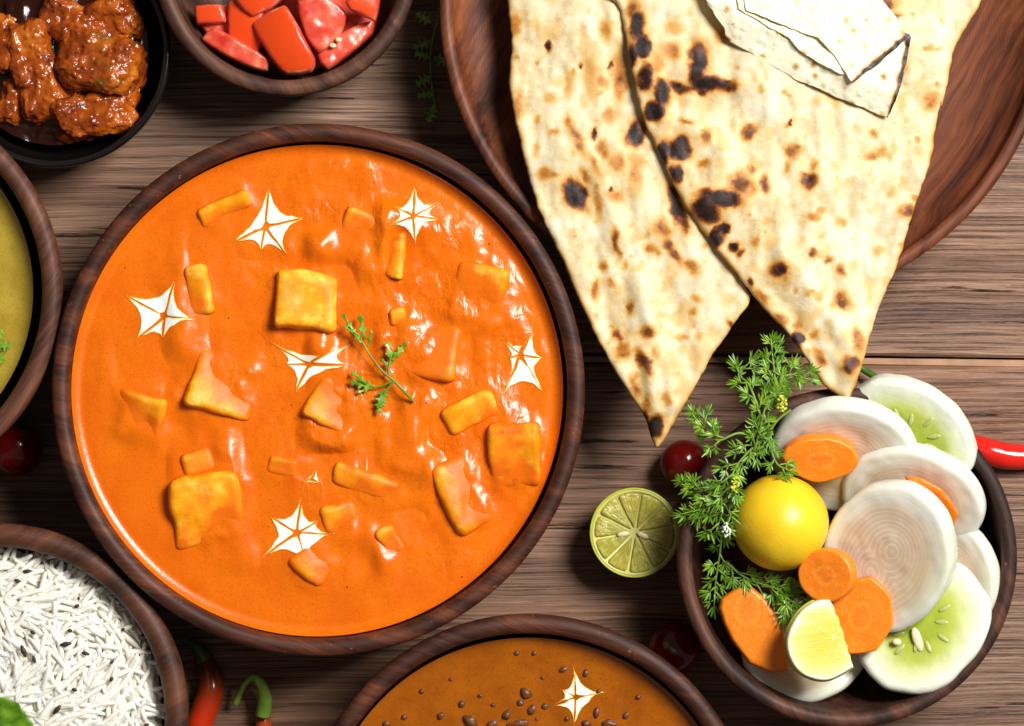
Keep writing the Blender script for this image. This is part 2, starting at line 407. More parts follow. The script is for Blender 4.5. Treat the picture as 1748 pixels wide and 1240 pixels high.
k = NT('lemon_flesh'); r = k.at('rad'); v = k.coord(); nz = k.noise(k.coord((90, 500, 90)), 1, 4)
c = k.ramp(k.math('ADD', r, k.math('MULTIPLY', k.math('SUBTRACT', nz, .5), .5)), [(.3, (.88, .66, .10)), (.70, (.90, .74, .22)), (.86, (.92, .82, .42)), (.95, (.93, .91, .70))])
k.P(Base_Color=c, Roughness=.25, Subsurface_Weight=.25, Subsurface_Scale=.003, Normal=k.bump(nz, .0007, .8)); M['lemon_flesh'] = k.m
M['tomato_skin'] = simple('tomato_skin', (.62, .022, .004), .18, .2, 60, .0002, .1)
k = NT('tomato_dice'); v = k.coord(); nz = k.noise(v, 110, 4); sk = k.at('skin')
fl = k.ramp(nz, [(.3, (.58, .030, .016)), (.5, (.70, .085, .045)), (.66, (.80, .25, .14))])
k.P(Base_Color=k.mix(k.ramp(sk, [(.4, 0), (.6, 1)]), fl, (.72, .062, .006)), Roughness=.3, Subsurface_Weight=.2, Subsurface_Radius=(1, .2, .1), Subsurface_Scale=.004, Normal=k.bump(nz, .0007, .5)); M['tomato_dice'] = k.m
M['cherry'] = simple('cherry_tomato_skin', (.16, .006, .004), .14, .3, 30, 0, .05)
M['chilli'] = simple('red_chilli_skin', (.62, .016, .010), .16, .15, 40, .0003, .05)
k = NT('ripening_chilli'); t = k.at('along'); nz = k.noise(k.coord(), 60, 3)
k.P(Base_Color=k.ramp(k.math('ADD', t, k.math('MULTIPLY', k.math('SUBTRACT', nz, .5), .3)), [(.05, (.10, .045, .008)), (.3, (.40, .05, .008)), (.6, (.55, .03, .006))]), Roughness=.18); M['chilli2'] = k.m
M['stem'] = simple('green_stem', (.065, .15, .015), .38, .3, 150, .0002, .1)
M['stem_light'] = simple('light_green_stem', (.16, .28, .03), .38, .3, 150, .0002, .1)
k = NT('herb_leaf'); nz = k.noise(k.coord(), 160, 4); 
k.P(Base_Color=k.ramp(nz, [(.3, (.05, .14, .005)), (.5, (.13, .29, .012)), (.7, (.27, .45, .03))]), Roughness=.38, Subsurface_Weight=.15, Subsurface_Radius=(.4, 1, .1), Subsurface_Scale=.002); M['leaf'] = k.m
M['flower'] = simple('dill_flower', (.50, .56, .05), .5, .35, 500, 0, .2)
M['flower_white'] = simple('white_flower', (.75, .78, .68), .5, .2, 500)
k = NT('rice'); oi = k.n('ObjectInfo').outputs['Random']; nz = k.noise(k.coord(out='Object'), 80, 3)
k.P(Base_Color=k.ramp(nz, [(.3, (.93, .86, .69)), (.6, (.97, .94, .83))]), Roughness=.36, Subsurface_Weight=.6, Subsurface_Radius=(1, .92, .75), Subsurface_Scale=.004); M['rice'] = k.m
M['rice_bed'] = simple('rice_bed', (.93, .85, .68), .7, .3, 200, .0006)
M['cumin'] = simple('cumin_seed', (.045, .020, .010), .5, .5, 600, .0002)
M['lentil'] = simple('lentil', (.16, .055, .018), .34, .5, 260, .0005)
k = NT('masala_chunk'); v = k.coord(); nz = k.noise(v, 90, 5, .6); nf = k.n('TexVoronoi', {'Vector': v, 'Scale': 330.}).outputs[0]; g = k.at('green')
c = k.ramp(nz, [(.3, (.08, .010, .002)), (.46, (.27, .046, .004)), (.60, (.44, .098, .007)), (.75, (.58, .19, .02))])
gm = k.ramp(k.math('ADD', g, k.math('MULTIPLY', k.math('SUBTRACT', k.noise(v, 60, 3), .5), .9)), [(.45, 0), (.6, 1)])
c = k.mix(gm, c, (.045, .045, .008))
k.P(Base_Color=c, Roughness=.2, Normal=k.bump(k.ramp(nf, [(0, 1), (.5, 0)]), .0007, .8, k.bump(nz, .0018, .8)), Subsurface_Weight=.05, Subsurface_Scale=.002); M['masala'] = k.m

# ------------------------------------------------------------------ table
top = tag(empty('tabletop'), kind='structure')
def plank(name, y0, y1, z1, mat, x0=-.55, x1=.55, ch=.0012):
    n = 40; v = []; f = []
    xs = np.linspace(x0, x1, n)
    for x in xs:
        wv0 = .0006*math.sin(x*17+y0*90); wv1 = .0005*math.sin(x*13+y1*70)+(y1-.0)*0
        sl = -x*.0070
        for (y, z) in ((y0+wv0+sl, z1-.02), (y0+wv0+sl, z1-ch), (y0+wv0+sl+ch, z1), (y1+wv1+sl-ch, z1), (y1+wv1+sl, z1-ch), (y1+wv1+sl, z1-.02)):
            v.append((x, y, z))
    for i in range(n-1):
        for j in range(5):
            a = i*6+j; f.append((a, a+6, a+7, a+1))
    return link(name, mesh(name, v, f), top, mat, smooth=False)
W1, W2, W3 = table_wood('weathered_board_one', 1), table_wood('weathered_board_two', 5.3), table_wood('weathered_board_three', 9.1)
ys = (620-611)*S
plank('plank', ys+.0020, ys+.205, 0, W1); plank('plank', ys-.205, ys-.0027, 0, W2)
plank('plank', ys+.2075, ys+.42, 0, W3); plank('plank', ys-.42, ys-.2085, 0, W3)
plank('seam_strip', ys-.0022, ys+.0006, -.0012, simple('pale_seam_wood', (.36, .19, .10), .55, .3, 60, .0004), ch=.0003)
g = link('ground', mesh('ground', [(-.6, -.5, -.021), (.6, -.5, -.021), (.6, .5, -.021), (-.6, .5, -.021)], [(0, 1, 2, 3)]), None, simple('under_table', (.02, .012, .008), .8)); g['kind'] = 'structure'

# ------------------------------------------------------------------ bowls
def bowl(name, px, py, R, h, mat, label, lip=28, foot=.55, inw=None, floor=.008, n=160, cat='bowl', lipz=1., dish=1.):
    """R, lip in photo pixels seen at rim height; inner floor at z=floor"""
    c = P(px, py, h); r = LN(R, h); l = LN(lip, h); prof = [(0, 0), (r*foot*.9, 0), (r*foot, .002)]
    for t in np.linspace(.1, 1, 14):
        prof.append((r*foot+(r-r*foot)*math.sin(t*math.pi/2)**.9, .002+(h-.002-l*.45)*(1-math.cos(t*math.pi/2))))
    # lip: rounded
    for a in np.linspace(10, 170, 11):
        prof.append((r-l/2+l/2*math.cos(R_(a)), h-l*.45+l*.45*math.sin(R_(a))*lipz))
    ri = r-l; rf = ri*foot*1.02
    for t in np.linspace(.97, .0, 16):
        prof.append((rf+(ri-rf)*math.sin(t*math.pi/2)**(.9*dish), floor+(h-l*.45-floor)*(1-math.cos(t*math.pi/2))))
    prof.append((0, floor-.0004))
    v, f = lathe(prof, n, .0025, int(px) % 97)
    o = link(name, mesh(name, v, f), None, mat, loc=(c.x, c.y, .0003))
    return tag(o, label, cat)
BM = dict(px=543, py=666, R=456, h=.062)
bowl('wooden_bowl', 543, 666, 456, .062, M['bowl_main'], 'large dark wooden bowl filled with orange paneer gravy', 30, cat='bowl')
bowl('wooden_bowl', 1447, 953, 291, .055, M['bowl_salad'], 'dark wooden bowl holding the sliced vegetable salad and dill', 26, .6)
bowl('wooden_bowl', 487, -62, 225, .05, M['bowl_tomato'], 'brown wooden bowl of cut tomatoes at the top edge', 27, .6)
bowl('wooden_bowl', -244, 497, 347, .06, M['bowl_dal'], 'reddish brown wooden bowl of yellow dal at the left edge', 33, .6)
bowl('wooden_bowl', -10, 1225, 330, .056, M['bowl_rice'], 'brown wooden bowl heaped with white rice', 40, .6)
bowl('wooden_bowl', 903, 1440, 390, .06, M['bowl_main'], 'dark wooden bowl of brown lentil dal at the bottom edge', 33, .6)
bowl('black_bowl', 93, 88, 198, .034, M['black'], 'small glossy black bowl holding dark red masala chunks', 12, .6, floor=.006)
PL = (1276, 2, 527)
bowl('wooden_plate', *PL, .048, M['plate'], 'wide reddish wooden plate under the two naan breads', 24, .45, floor=.024, cat='plate', dish=1.1)

# ------------------------------------------------------------------ liquids
def disc(rad, nr, na, hf, cx, cy):
    """heightfield disc; returns verts (local xy about cx,cy) and faces"""
    rr = rad*np.linspace(0, 1, nr+1)[1:]**.85; an = np.linspace(0, 2*math.pi, na, endpoint=False)
    x = np.concatenate([[0], (rr[:, None]*np.cos(an)).ravel()]); y = np.concatenate([[0], (rr[:, None]*np.sin(an)).ravel()])
    xy = np.stack([x, y], 1); z = hf(xy+np.array([cx, cy])); v = np.c_[xy, z]
    f = [(0, 1+i, 1+(i+1) % na) for i in range(na)]
    I = np.arange(na); J = (I+1) % na
    for q in range(nr-1):
        a = 1+q*na; b = a+na
        f += list(zip((a+I).tolist(), (b+I).tolist(), (b+J).tolist(), (a+J).tolist()))
    return v, f
GZ = .0525
GC = P(542, 667, GZ); GR = LN(419, GZ)
# paneer pieces: px,py,w,h(px),rot deg,protrusion mm,tilt x,tilt y, coat, label
PAN = [
 (519,517,106,100,-3,6.5,-7,3,-.25,'clean yellow paneer cube left of the top of the herb sprig'),
 (385,350,96,34,24,2.6,20,0,.28,'narrow paneer sliver below the upper left rim of the gravy'),
 (337,492,44,88,9,3.2,0,-10,.12,'thin upright yellow paneer slice beside the left cream star'),
 (818,508,92,120,-12,3.4,8,-4,.50,'gravy coated paneer block in the upper right of the bowl'),
 (728,600,116,96,-8,3.6,-5,-8,.55,'flat gravy coated paneer block right of the herb sprig'),
 (679,440,34,84,-6,2.6,0,-12,.42,'small paneer sliver under the upper right cream star'),
 (610,392,62,84,-24,2.2,6,6,.58,'submerged paneer piece between the two upper cream stars'),
 (378,662,118,104,-14,6.0,-12,8,.18,'yellow topped paneer cube in the left middle of the gravy'),
 (245,708,92,92,-10,4.2,10,-10,.36,'wrinkled paneer piece nearest the left side of the gravy'),
 (352,872,122,124,6,6.2,9,4,.10,'largest pitted yellow paneer cube low on the left'),
 (336,788,60,44,18,2.6,6,6,.34,'small paneer tip just above the largest cube'),
 (574,702,104,84,-30,4.2,-7,6,.46,'tilted paneer piece under the lower leaves of the herb sprig'),
 (800,703,92,52,26,3.2,8,0,.22,'bright yellow paneer sliver above the block at the right rim'),
 (882,776,92,110,3,6.0,7,-5,.52,'thick squared paneer block touching the right rim of the gravy'),
 (786,846,66,124,24,3.8,0,10,.52,'leaning paneer slab low on the right of the bowl'),
 (622,822,120,40,-18,2.4,10,0,.42,'low paneer ridge below the middle of the gravy'),
 (575,884,58,50,15,2.2,6,6,.40,'small paneer corner right of the lowest cream star'),
 (532,962,72,52,-40,2.8,-8,6,.62,'gravy coated paneer corner below the lowest cream star'),
 (676,544,30,30,10,2.0,8,8,.30,'tiny yellow paneer crumb above the herb sprig fork'),
 (668,918,40,56,32,2.0,6,0,.45,'small sunken paneer piece near the bottom of the gravy'),
 (486,798,52,34,-10,1.6,6,0,.50,'sunken paneer bit beside the smallest cream dab'),
]
def gravy_h(xy):
    d0 = xy-np.array([GC.x, GC.y]); r = np.hypot(*d0.T)
    z = np.full(len(xy), GZ)
    # choppy, spoon-dragged surface: rougher toward the middle and upper right
    msk = np.clip(.35+(d0[:, 0]*.9+d0[:, 1]*.6)/GR*.65+.55*np.exp(-(r/(.6*GR))**2), .06, 1.15)
    q = xy*np.array([1, .62])
    z += msk*(.00028*fbm(q, 110, 3, 11)+.0007*fbm(xy, 48, 2, 5))
    z += .0004*fbm(xy, 25, 2, 8)
    cm = np.clip(1.25-(r/(.92*GR))**3, 0, 1)*np.clip(.75+(d0[:, 0]*.5+d0[:, 1]*.3)/GR, .25, 1)
    free = np.ones(len(xy))
    for (px, py, w_, h_, rot, pr, tx, ty, coat, lab) in PAN:
        c = P(px, py, GZ); free *= 1-.85*np.exp(-(np.hypot((xy[:, 0]-c.x)/LN(w_), (xy[:, 1]-c.y)/LN(h_))/.62)**4)
    z += cm*free*.0066*np.clip(fbm(xy*np.array([1, .75]), 50, 2, 51)-.10, 0, 1)**1.2
    z += cm*.00022*fbm(xy, 130, 2, 63)
    rid = 1-np.abs(fbm(q, 120, 2, 21)); z += msk*.0007*np.clip(rid-.80, 0, 1)*2*np.clip(fbm(xy, 35, 2, 41)*2, 0, 1)
    nzw = np.clip(fbm(xy, 90, 2, 33), -1, 1); nzh = fbm(xy, 110, 2, 3)
    for (px, py, w_, h_, rot, pr, tx, ty, coat, lab) in PAN:
        c = P(px, py, GZ); a = R_(rot); dx = xy[:, 0]-c.x; dy = xy[:, 1]-c.y
        u = dx*math.cos(a)+dy*math.sin(a); v_ = -dx*math.sin(a)+dy*math.cos(a)
        ou = np.maximum(np.abs(u)-LN(w_, GZ)/2*.62, 0); ov = np.maximum(np.abs(v_)-LN(h_, GZ)/2*.62, 0); d = np.hypot(ou, ov)
        amp = pr*.001*(.22+.55*np.clip(coat, 0, 1))
        z = z+amp*np.exp(-(d/(.0058+.0018*nzw))**2)*(1+.3*nzh)
        
    e = np.clip(1-r/GR, 0, 1)*GR
    z = GZ+(z-GZ)*np.clip(e/.012, .1, 1)
    return z+.0022*np.exp(-(e/.0017)) - .0003*np.exp(-((e-.004)/.002)**2)
v, f = disc(GR, 280, 760, gravy_h, GC.x, GC.y)
v[:, 2] -= GZ
gme = mesh('gravy', v, f)
_q = v[:, :2]; _r = np.hypot(*_q.T)/GR
_w = np.clip(.30+(_q[:, 0]*.55+_q[:, 1]*.35)/GR+.35*np.exp(-(_r/.55)**2)-.5*np.clip(-(_q[:, 0]+_q[:, 1])/GR-.2, 0, 1), 0, 1)
attr(gme, 'chop', np.clip((fbm(_q, 50, 3, 71)+_w*1.1-.72)*1.7, 0, 1)*np.clip((1-_r)*14, 0, 1))
gv = link('gravy', gme, None, M['gravy'], loc=GC)
tag(gv, 'thick orange tomato gravy filling the large dark wooden bowl', 'gravy')
for i, (px, py, w_, h_, rot, pr, tx, ty, coat, lab) in enumerate(PAN):
    pr, tx, ty = pr*1.2+.7, tx*1.5, ty*1.5
    hz = .013 if min(w_, h_) > 55 else .008
    vv, ff = rbox(LN(w_, GZ), LN(h_, GZ), hz, min(.0030, LN(min(w_, h_), GZ)*.26), 18, .0009, 85, i+1)
    hd_ = np.abs(vv).max(0); un = np.abs(vv)/hd_; so = np.sort(un[:, :2], 1)
    crest = np.clip((un[:, :2].max(1)-.72)/.2, 0, 1)*np.clip((vv[:, 2]/hd_[2]-.1)/.4, 0, 1)  # upper edges painted as catching light: less coat, so yellower
    vv = vv+np.stack([fbm(vv, 38, 1, i*3+1), fbm(vv, 38, 1, i*3+2), .6*fbm(vv, 60, 2, i*3+5)], 1)*.0016
    me = mesh('paneer_cube', vv, ff)
    rm = Matrix.Rotation(R_(rot), 3, 'Z') @ Matrix.Rotation(R_(tx), 3, 'X') @ Matrix.Rotation(R_(ty), 3, 'Y')
    zz = (np.array(rm) @ vv.T)[2]; zr = (zz-zz.max())/.001+pr      # mm above the gravy
    wv = (np.array(rm) @ vv.T).T+np.array(P(px, py, GZ)+Vector((0, 0, pr*.001-zz.max())))
    ab = (wv[:, 2]-gravy_h(wv[:, :2]))/.001
    attr(me, 'coat', np.clip(1.2-ab/(1.1+.25*pr), 0, 1.2)*.75+coat*.75+.06-.22*crest+.30*fbm(vv, 150, 2, i+40))
    tag(link('paneer_cube', me, None, M['paneer'], loc=P(px, py, GZ)+Vector((0, 0, pr*.001-zz.max())), rot=rm.to_euler()), lab, 'paneer', 'paneer cubes in the orange gravy')

# cream stars: centre, tips (px) and which gaps are filled
def cream_star(c, tips, fill, zf, label, gap=1.0, pull=.20, z0=GZ):
    root = empty('cream_star', P(c[0], c[1], z0), label, 'cream', 'cream stars on the gravies')
    n = len(tips); cc = np.array(c, float)
    for i in range(n):
        if not fill[i]: continue
        a, b = np.array(tips[i], float), np.array(tips[(i+1) % n], float)
        da, db = (a-cc)/np.linalg.norm(a-cc), (b-cc)/np.linalg.norm(b-cc)
        na = np.array([-da[1], da[0]]); na *= np.sign(na@(b-cc)) or 1
        nb = np.array([-db[1], db[0]]); nb *= np.sign(nb@(a-cc)) or 1
        mid = cc+((a+b)/2-cc)*pull*fill[i]
        t = np.linspace(0, 1, 18)[:, None]
        A = a+na*.35; B = b+nb*.35
        outer = (1-t)**3*A+3*t*(1-t)**2*(cc+(a-cc)*.30+((a+b)/2-cc)*pull*.9*fill[i])+3*t*t*(1-t)*(cc+(b-cc)*.30+((a+b)/2-cc)*pull*.9*fill[i])+t**3*B
        ga = gap*(.2+1.3*abs(math.sin(i*2.3+c[0]))); gb = gap*(.2+1.3*abs(math.sin((i+1)*2.3+c[0])))
        ia = [cc+da*np.linalg.norm(a-cc)*s_+na*(ga*(1-s_)+.1) for s_ in (.55, .3, .10)]
        ib = [cc+db*np.linalg.norm(b-cc)*s_+nb*(gb*(1-s_)+.1) for s_ in (.10, .3, .55)]
        # polygon: A -> outer -> B -> ib reversed -> centre -> ia reversed
        poly = list(outer)+ib[::-1]+ia[::-1]
        poly = np.array(poly)
        poly = poly+np.stack([fbm(poly, .07, 2, i+3), fbm(poly, .07, 2, i+9)], 1)*2.0
        pm = PX(poly, z0)
        # guard against a self-crossing outline
        r = slab(pm, LN(2.4), .0006, .0012, lambda q: zf(q)+.00014)
        if r is None: continue
        vv, ff, d, tp = r; loc = np.array(root.location); me = mesh('cream_streak', vv-loc, ff)
        attr(me, 'edge', np.clip(d/.0015, 0, 1)); link('cream_streak', me, root, M['cream'])
    return root
ST = [
 ((452,388),[(459,316),(524,371),(491,439),(444,436),(392,417)],[1.15,1,.9,1,1.2],'cream star with a tall spike in the upper left of the gravy'),
 ((280,541),[(299,478),(336,545),(278,580),(226,584),(208,501)],[1.0,1.35,1.2,1.15,1.1],'cream star beside the left rim of the orange gravy'),
 ((706,370),[(707,315),(750,345),(752,375),(708,420),(663,386),(672,352)],[1.1,1.1,1.1,1.1,1.2,1.1],'cream star with six points in the upper right of the gravy'),
 ((526,622),[(452,580),(548,608),(607,581),(603,624),(503,673),(486,622)],[1.45,1.2,1.2,1.1,1.35,1.2],'wide cream star at the centre left of the herb sprig'),
 ((888,606),[(848,573),(893,588),(914,557),(928,612),(929,673),(858,678),(868,612)],[1.2,1.1,1.2,1.2,1.3,1.2,1.1],'cream star beside the right rim of the orange gravy'),
 ((530,818),[(508,826),(542,798),(548,826)],[1.5,1.6,1.4],'smallest cream dab below the middle of the gravy'),
 ((506,910),[(460,882),(514,848),(545,888),(578,912),(524,962),(446,953)],[1.1,1.1,1.25,1.2,1.2,1.1],'lowest cream star near the bottom of the orange gravy'),
]
for c, tp, fl, lab in ST: cream_star(c, tp, fl, gravy_h, lab)

# dal makhani
MZ = .0495; MC = P(903, 1440, MZ); MR = LN(352, MZ)
def mak_h(xy):
    r = np.hypot(xy[:, 0]-MC.x, xy[:, 1]-MC.y); e = np.clip(MR-r, 0, 1)
    return MZ+(.0006*fbm(xy, 75, 3, 4)+.0005*fbm(xy, 18, 2, 6))*np.clip(e/.01, 0, 1)+.0025*np.exp(-e/.003)
v, f = disc(MR, 110, 300, mak_h, MC.x, MC.y); v[:, 2] -= MZ
tag(link('lentil_dal', mesh('lentil_dal', v, f), None, M['makhani'], loc=MC), 'smooth brown lentil dal in the bowl at the bottom edge', 'dal')
cream_star((983,1191),[(979,1136),(1032,1182),(979,1240),(944,1205),(957,1177)],[1.1,1.2,1.2,1.1,1.1],mak_h,'cream star on the brown lentil dal',1.0,.20,MZ)
LL = {0: 'lentil just above the cream star on the brown dal', 1: 'lentil right of the top spike of the cream star on the dal', 2: 'pinkish lentil up and left of the cream star on the dal', 3: 'lentil touching the lower side of the pinkish lentil', 6: 'large lentil at the bottom edge of the dal, farthest left of the big ones', 8: 'lentil against the right side of the cream star on the dal', 10: 'longest lentil cut by the bottom edge below the cream star', 15: 'dark lentil nearest the top rim of the brown dal', 16: 'dark lentil second from the top rim of the brown dal', 28: 'lentil farthest left in the brown dal'}
for i, (px, py, a, b, rt) in enumerate([(962,1143,7,5,20),(1000,1149,6,5,70),(898,1183,12,8,-30),(888,1200,7,6,0),(842,1204,5,4,0),(865,1221,9,7,60),(803,1231,14,9,-35),(788,1202,5,5,0),(1018,1218,9,6,80),(926,1157,4,3,0),(885,1236,18,7,10),(1040,1236,12,7,0),(968,1227,4,4,0),(916,1228,4,3,0),(690,1225,6,5,0),(883,1115,5,4,0),(912,1115,5,4,30),(720,1180,5,4,10),(752,1222,8,6,40),(820,1188,5,4,0),(842,1236,10,7,20),(1000,1236,9,7,-20),(1068,1222,7,5,50),(930,1206,6,5,10),(1090,1190,5,4,0),(770,1160,4,3,0),(1022,1180,6,4,30),(908,1212,8,6,70),(660,1236,7,5,0)]):
    vv, ff = lathe([(0, -1)]+[(math.cos(t), math.sin(t)) for t in np.linspace(-1.3, 1.3, 9)]+[(0, 1)], 14)
    vv = vv*np.array([LN(a), LN(b), LN(b)*.9]); vv = vv*(1+.25*fbm(vv, 420, 2, i))[:, None]
    z = float(mak_h(np.array([[P(px, py, MZ).x, P(px, py, MZ).y]]))[0])
    tag(link('lentil', mesh('lentil', vv, ff), None, M['lentil'], loc=P(px, py, z+LN(b)*.12), rot=(0, 0, R_(rt))), LL.get(i, 'small dark lentil poking out of the brown dal'), 'lentil', 'lentils floating in the brown dal')
# yellow dal
DZ = .046; DC = P(-244, 497, DZ); DR = LN(302, DZ)
def dal_h(xy):
    r = np.hypot(xy[:, 0]-DC.x, xy[:, 1]-DC.y); e = np.clip(DR-r, 0, 1)
    return DZ+.0009*fbm(xy, 55, 3, 2)*np.clip(e/.01, 0, 1)+.0025*np.exp(-e/.003)
v, f = disc(DR, 90, 260, dal_h, DC.x, DC.y); v[:, 2] -= DZ
tag(link('yellow_dal', mesh('yellow_dal', v, f), None, M['dal'], loc=DC), 'yellow dal in the reddish bowl at the left edge', 'dal')
# masala sauce
SZ = .0235; SCc = P(93, 88, SZ); SR = LN(160, SZ)
def mas_h(xy): return SZ+.0022*fbm(xy, 70, 3, 14)
v, f = disc(SR, 80, 200, mas_h, SCc.x, SCc.y); v[:, 2] -= SZ
tag(link('masala_sauce', mesh('masala_sauce', v, f), None, M['masala_sauce'], loc=SCc), 'dark oily masala sauce pooled in the black bowl', 'sauce')
CH = [ # px,py,w,h,rot,z,green,label
 (62,120,70,150,14,.030,.15,'long upright masala chunk on the left of the black bowl'),
 (168,108,112,92,-6,.034,.40,'green topped masala chunk in the middle of the black bowl'),
 (160,194,116,70,10,.030,.12,'wide masala chunk at the lower rim of the black bowl'),
 (122,40,90,64,-20,.029,.25,'masala chunk at the upper middle of the black bowl'),
 (192,36,72,70,15,.028,.1,'masala chunk at the top right of the black bowl'),
 (212,138,56,86,-8,.026,.1,'masala chunk against the right wall of the black bowl'),
 (20,170,46,76,-10,.024,.05,'dim masala chunk at the far left of the black bowl'),
 (12,70,52,90,8,.026,.1,'masala chunk cut by the left edge of the frame'),
 (120,165,56,50,30,.024,.3,'small masala chunk sunk between the two larger ones'),
]
for i, (px, py, w_, h_, rot, z, gr, lab) in enumerate(CH):
    vv, ff = rbox(LN(w_*1.14), LN(h_*1.1), .015, .0062, 26, .0026, 110, i+20)
    vv = vv+np.c_[fbm(vv, 420, 2, i), fbm(vv, 420, 2, i+5), fbm(vv, 420, 2, i+9)]*.0006
    me = mesh('masala_chunk', vv, ff); attr(me, 'green', np.clip(gr+(.12 if gr > .35 else 0)*(1-np.hypot(vv[:, 0], vv[:, 1])/.012), 0, 1))
    tag(link('masala_chunk', me, None, M['masala'], loc=P(px, py, z-.004), rot=(R_(rng.uniform(-9, 9)), R_(rng.uniform(-9, 9)), R_(rot))), lab, 'masala chunk', 'chunks in the black bowl')

# ------------------------------------------------------------------ cut tomatoes
TM = [ # outline px, z, slope a,b, thickness, skin, label
 ([(425,38),(486,4),(537,98),(531,121),(488,126),(470,112)], .047, .25,.25,.011,1,'glossy orange red tomato piece lying across the front of the bowl'),
 ([(341,67),(366,45),(420,75),(456,98),(456,120),(432,116),(385,96)], .042,-.1,.2,.008,0,'long tomato wedge at the lower left of the bowl'),
 ([(388,0),(450,-10),(448,60),(440,92),(388,64)], .040,.1,.1,.007,1,'dark red tomato piece behind the front wedges'),
 ([(330,8),(378,6),(388,38),(334,42)], .038,.1,.0,.007,1,'shaded brownish tomato piece at the left inside the bowl'),
 ([(505,-4),(560,-6),(592,20),(580,62),(545,92),(520,60)], .046,-.2,.15,.008,0,'pink fleshy tomato piece showing its seeds'),
 ([(540,92),(590,50),(638,30),(636,58),(590,98),(558,120)], .041,-.2,-.1,.008,0,'dark red tomato piece on the right inside the bowl'),
 ([(588,0),(650,-12),(640,36),(596,16)], .050,-.2,.2,.007,1,'bright tomato corner at the top right of the bowl'),
 ([(470,-40),(540,-50),(560,-8),(500,0)], .050,0,0,.008,0,'tomato piece at the very top edge of the picture'),
 ([(420,-50),(470,-45),(490,-5),(430,30),(400,0)], .044,0,0,.008,1,'tomato piece tucked behind the glossy front piece'),
 ([(330,20),(420,0),(440,90),(380,86),(345,50)], .033,.1,.1,.010,0,'sunken tomato piece under the left wedges'),
 ([(430,-30),(560,-30),(560,110),(500,122),(450,100)], .033,0,.1,.010,0,'sunken tomato piece under the glossy front piece'),
 ([(560,-10),(650,-10),(640,50),(575,100),(545,60)], .033,-.1,.1,.010,0,'sunken tomato piece under the right pieces'),
]
for i, (pl, z, a, b, th, skn, lab) in enumerate(TM):
    pm = PX(pl, z); c = pm.mean(0)
    pm = np.concatenate([[a_+(b_-a_)*.05, a_+(b_-a_)*.5+(c-a_-(b_-a_)*.5)*-.05, a_+(b_-a_)*.95] for a_, b_ in zip(pm, np.roll(pm, -1, 0))])
    r = slab(pm, LN(5), th, .0012, lambda q: z-th/2+a*(q[:, 0]-c[0])*.6+b*(q[:, 1]-c[1])*.6-((q-c)**2).sum(1)*(14 if skn else 6)+(0 if skn else .0006*fbm(q, 200, 2, i)), seed=i)
    vv, ff, d, tp = r; me = mesh('tomato_piece', vv-np.array([c[0], c[1], z-th]), ff)
    attr(me, 'skin', (tp*(d > .0011) if skn else (1-tp)*1.))
    tag(link('tomato_piece', me, None, M['tomato_dice'], loc=(c[0], c[1], z-th)), lab, 'tomato piece', 'cut tomatoes in the bowl')
for (px, py, z, lab) in [(578,68,.0445,'pale tomato seed on the right tomato piece'),(568,78,.044,'pale tomato seed beside the dark tomato flesh')]:
    vv, ff = lathe([(0, -1)]+[(math.cos(t), math.sin(t)) for t in np.linspace(-1.2, 1.2, 6)]+[(0, 1)], 8)
    tag(link('tomato_seed', mesh('tomato_seed', vv*np.array([.0016, .0011, .0008]), ff), None, M['seed'], loc=P(px, py, z)), lab, 'seed')

# ------------------------------------------------------------------ naan
N1 = [(884,-60),(874,60),(871,150),(886,235),(905,310),(922,362),(960,445),(1010,560),(1058,648),(1098,708),(1110,742),(1121,766),(1140,742),(1168,694),(1214,612),(1248,562),(1281,514),(1274,492),(1246,440),(1230,380),(1190,300),(1160,200),(1130,60),(1120,-60)]
N2 = [(1046,-60),(1060,20),(1074,95),(1094,190),(1128,268),(1165,345),(1222,424),(1288,508),(1340,566),(1372,610),(1398,650),(1428,674),(1445,683),(1456,664),(1476,602),(1492,548),(1532,448),(1562,348),(1588,272),(1604,182),(1608,178),(1626,92),(1640,-60)]
SP1 = [(1084,227,14,22,25,1),(982,330,15,27,-35,1.05),(937,75,4,9,0,1),(992,112,4,5,0,.9),(1040,110,4,6,20,.9),(1016,227,4,9,10,1),(1043,325,3,3,0,.9),
(1035,51,10,20,0,.4),(1058,132,14,40,0,.5),(1011,132,16,40,0,.32),(1030,139,8,12,0,.45),(970,149,8,22,0,.32),(940,168,9,9,0,.32),(1040,198,9,14,0,.42),(986,234,9,32,-22,.55),(967,205,8,10,0,.45),(943,225,8,8,0,.42),(1031,254,10,15,-20,.52),(915,252,7,14,0,.32),(935,298,16,11,0,.5),(999,300,7,17,-30,.5),(1015,285,7,24,-22,.45),(1054,278,14,14,0,.45),(1084,295,13,34,0,.42),(1050,335,14,12,0,.45),(1021,352,6,26,-10,.42),(1131,390,12,20,-20,.52),(1157,352,12,38,-20,.8),(1165,380,10,20,-20,.7),
(1051,414,6,28,-10,.58),(1150,430,9,26,-35,.62),(1181,455,9,15,-40,.55),(1113,425,11,11,0,.52),(1029,454,8,8,0,.52),(1018,495,7,19,0,.6),(1075,524,7,13,0,.5),(1054,570,8,12,0,.62),(1106,569,13,12,0,.62),(1063,600,14,16,0,.5),(1099,617,9,24,-30,.66),(1118,603,10,12,0,.42),(1085,660,10,22,-15,.52),(1106,691,8,16,0,.5),(1137,682,8,12,0,.42),(1120,727,15,17,0,1.),(1128,722,8,10,0,.9),(1193,510,8,8,0,.38),(1181,534,8,8,0,.42),(1166,577,13,6,0,.35),(1195,572,8,8,0,.33),(1253,557,6,16,-35,.62),(1100,712,8,12,0,.7),(885,180,8,26,0,.42),(880,40,10,22,0,.45),(1045,480,6,12,0,.42),(1068,450,6,10,0,.35)]
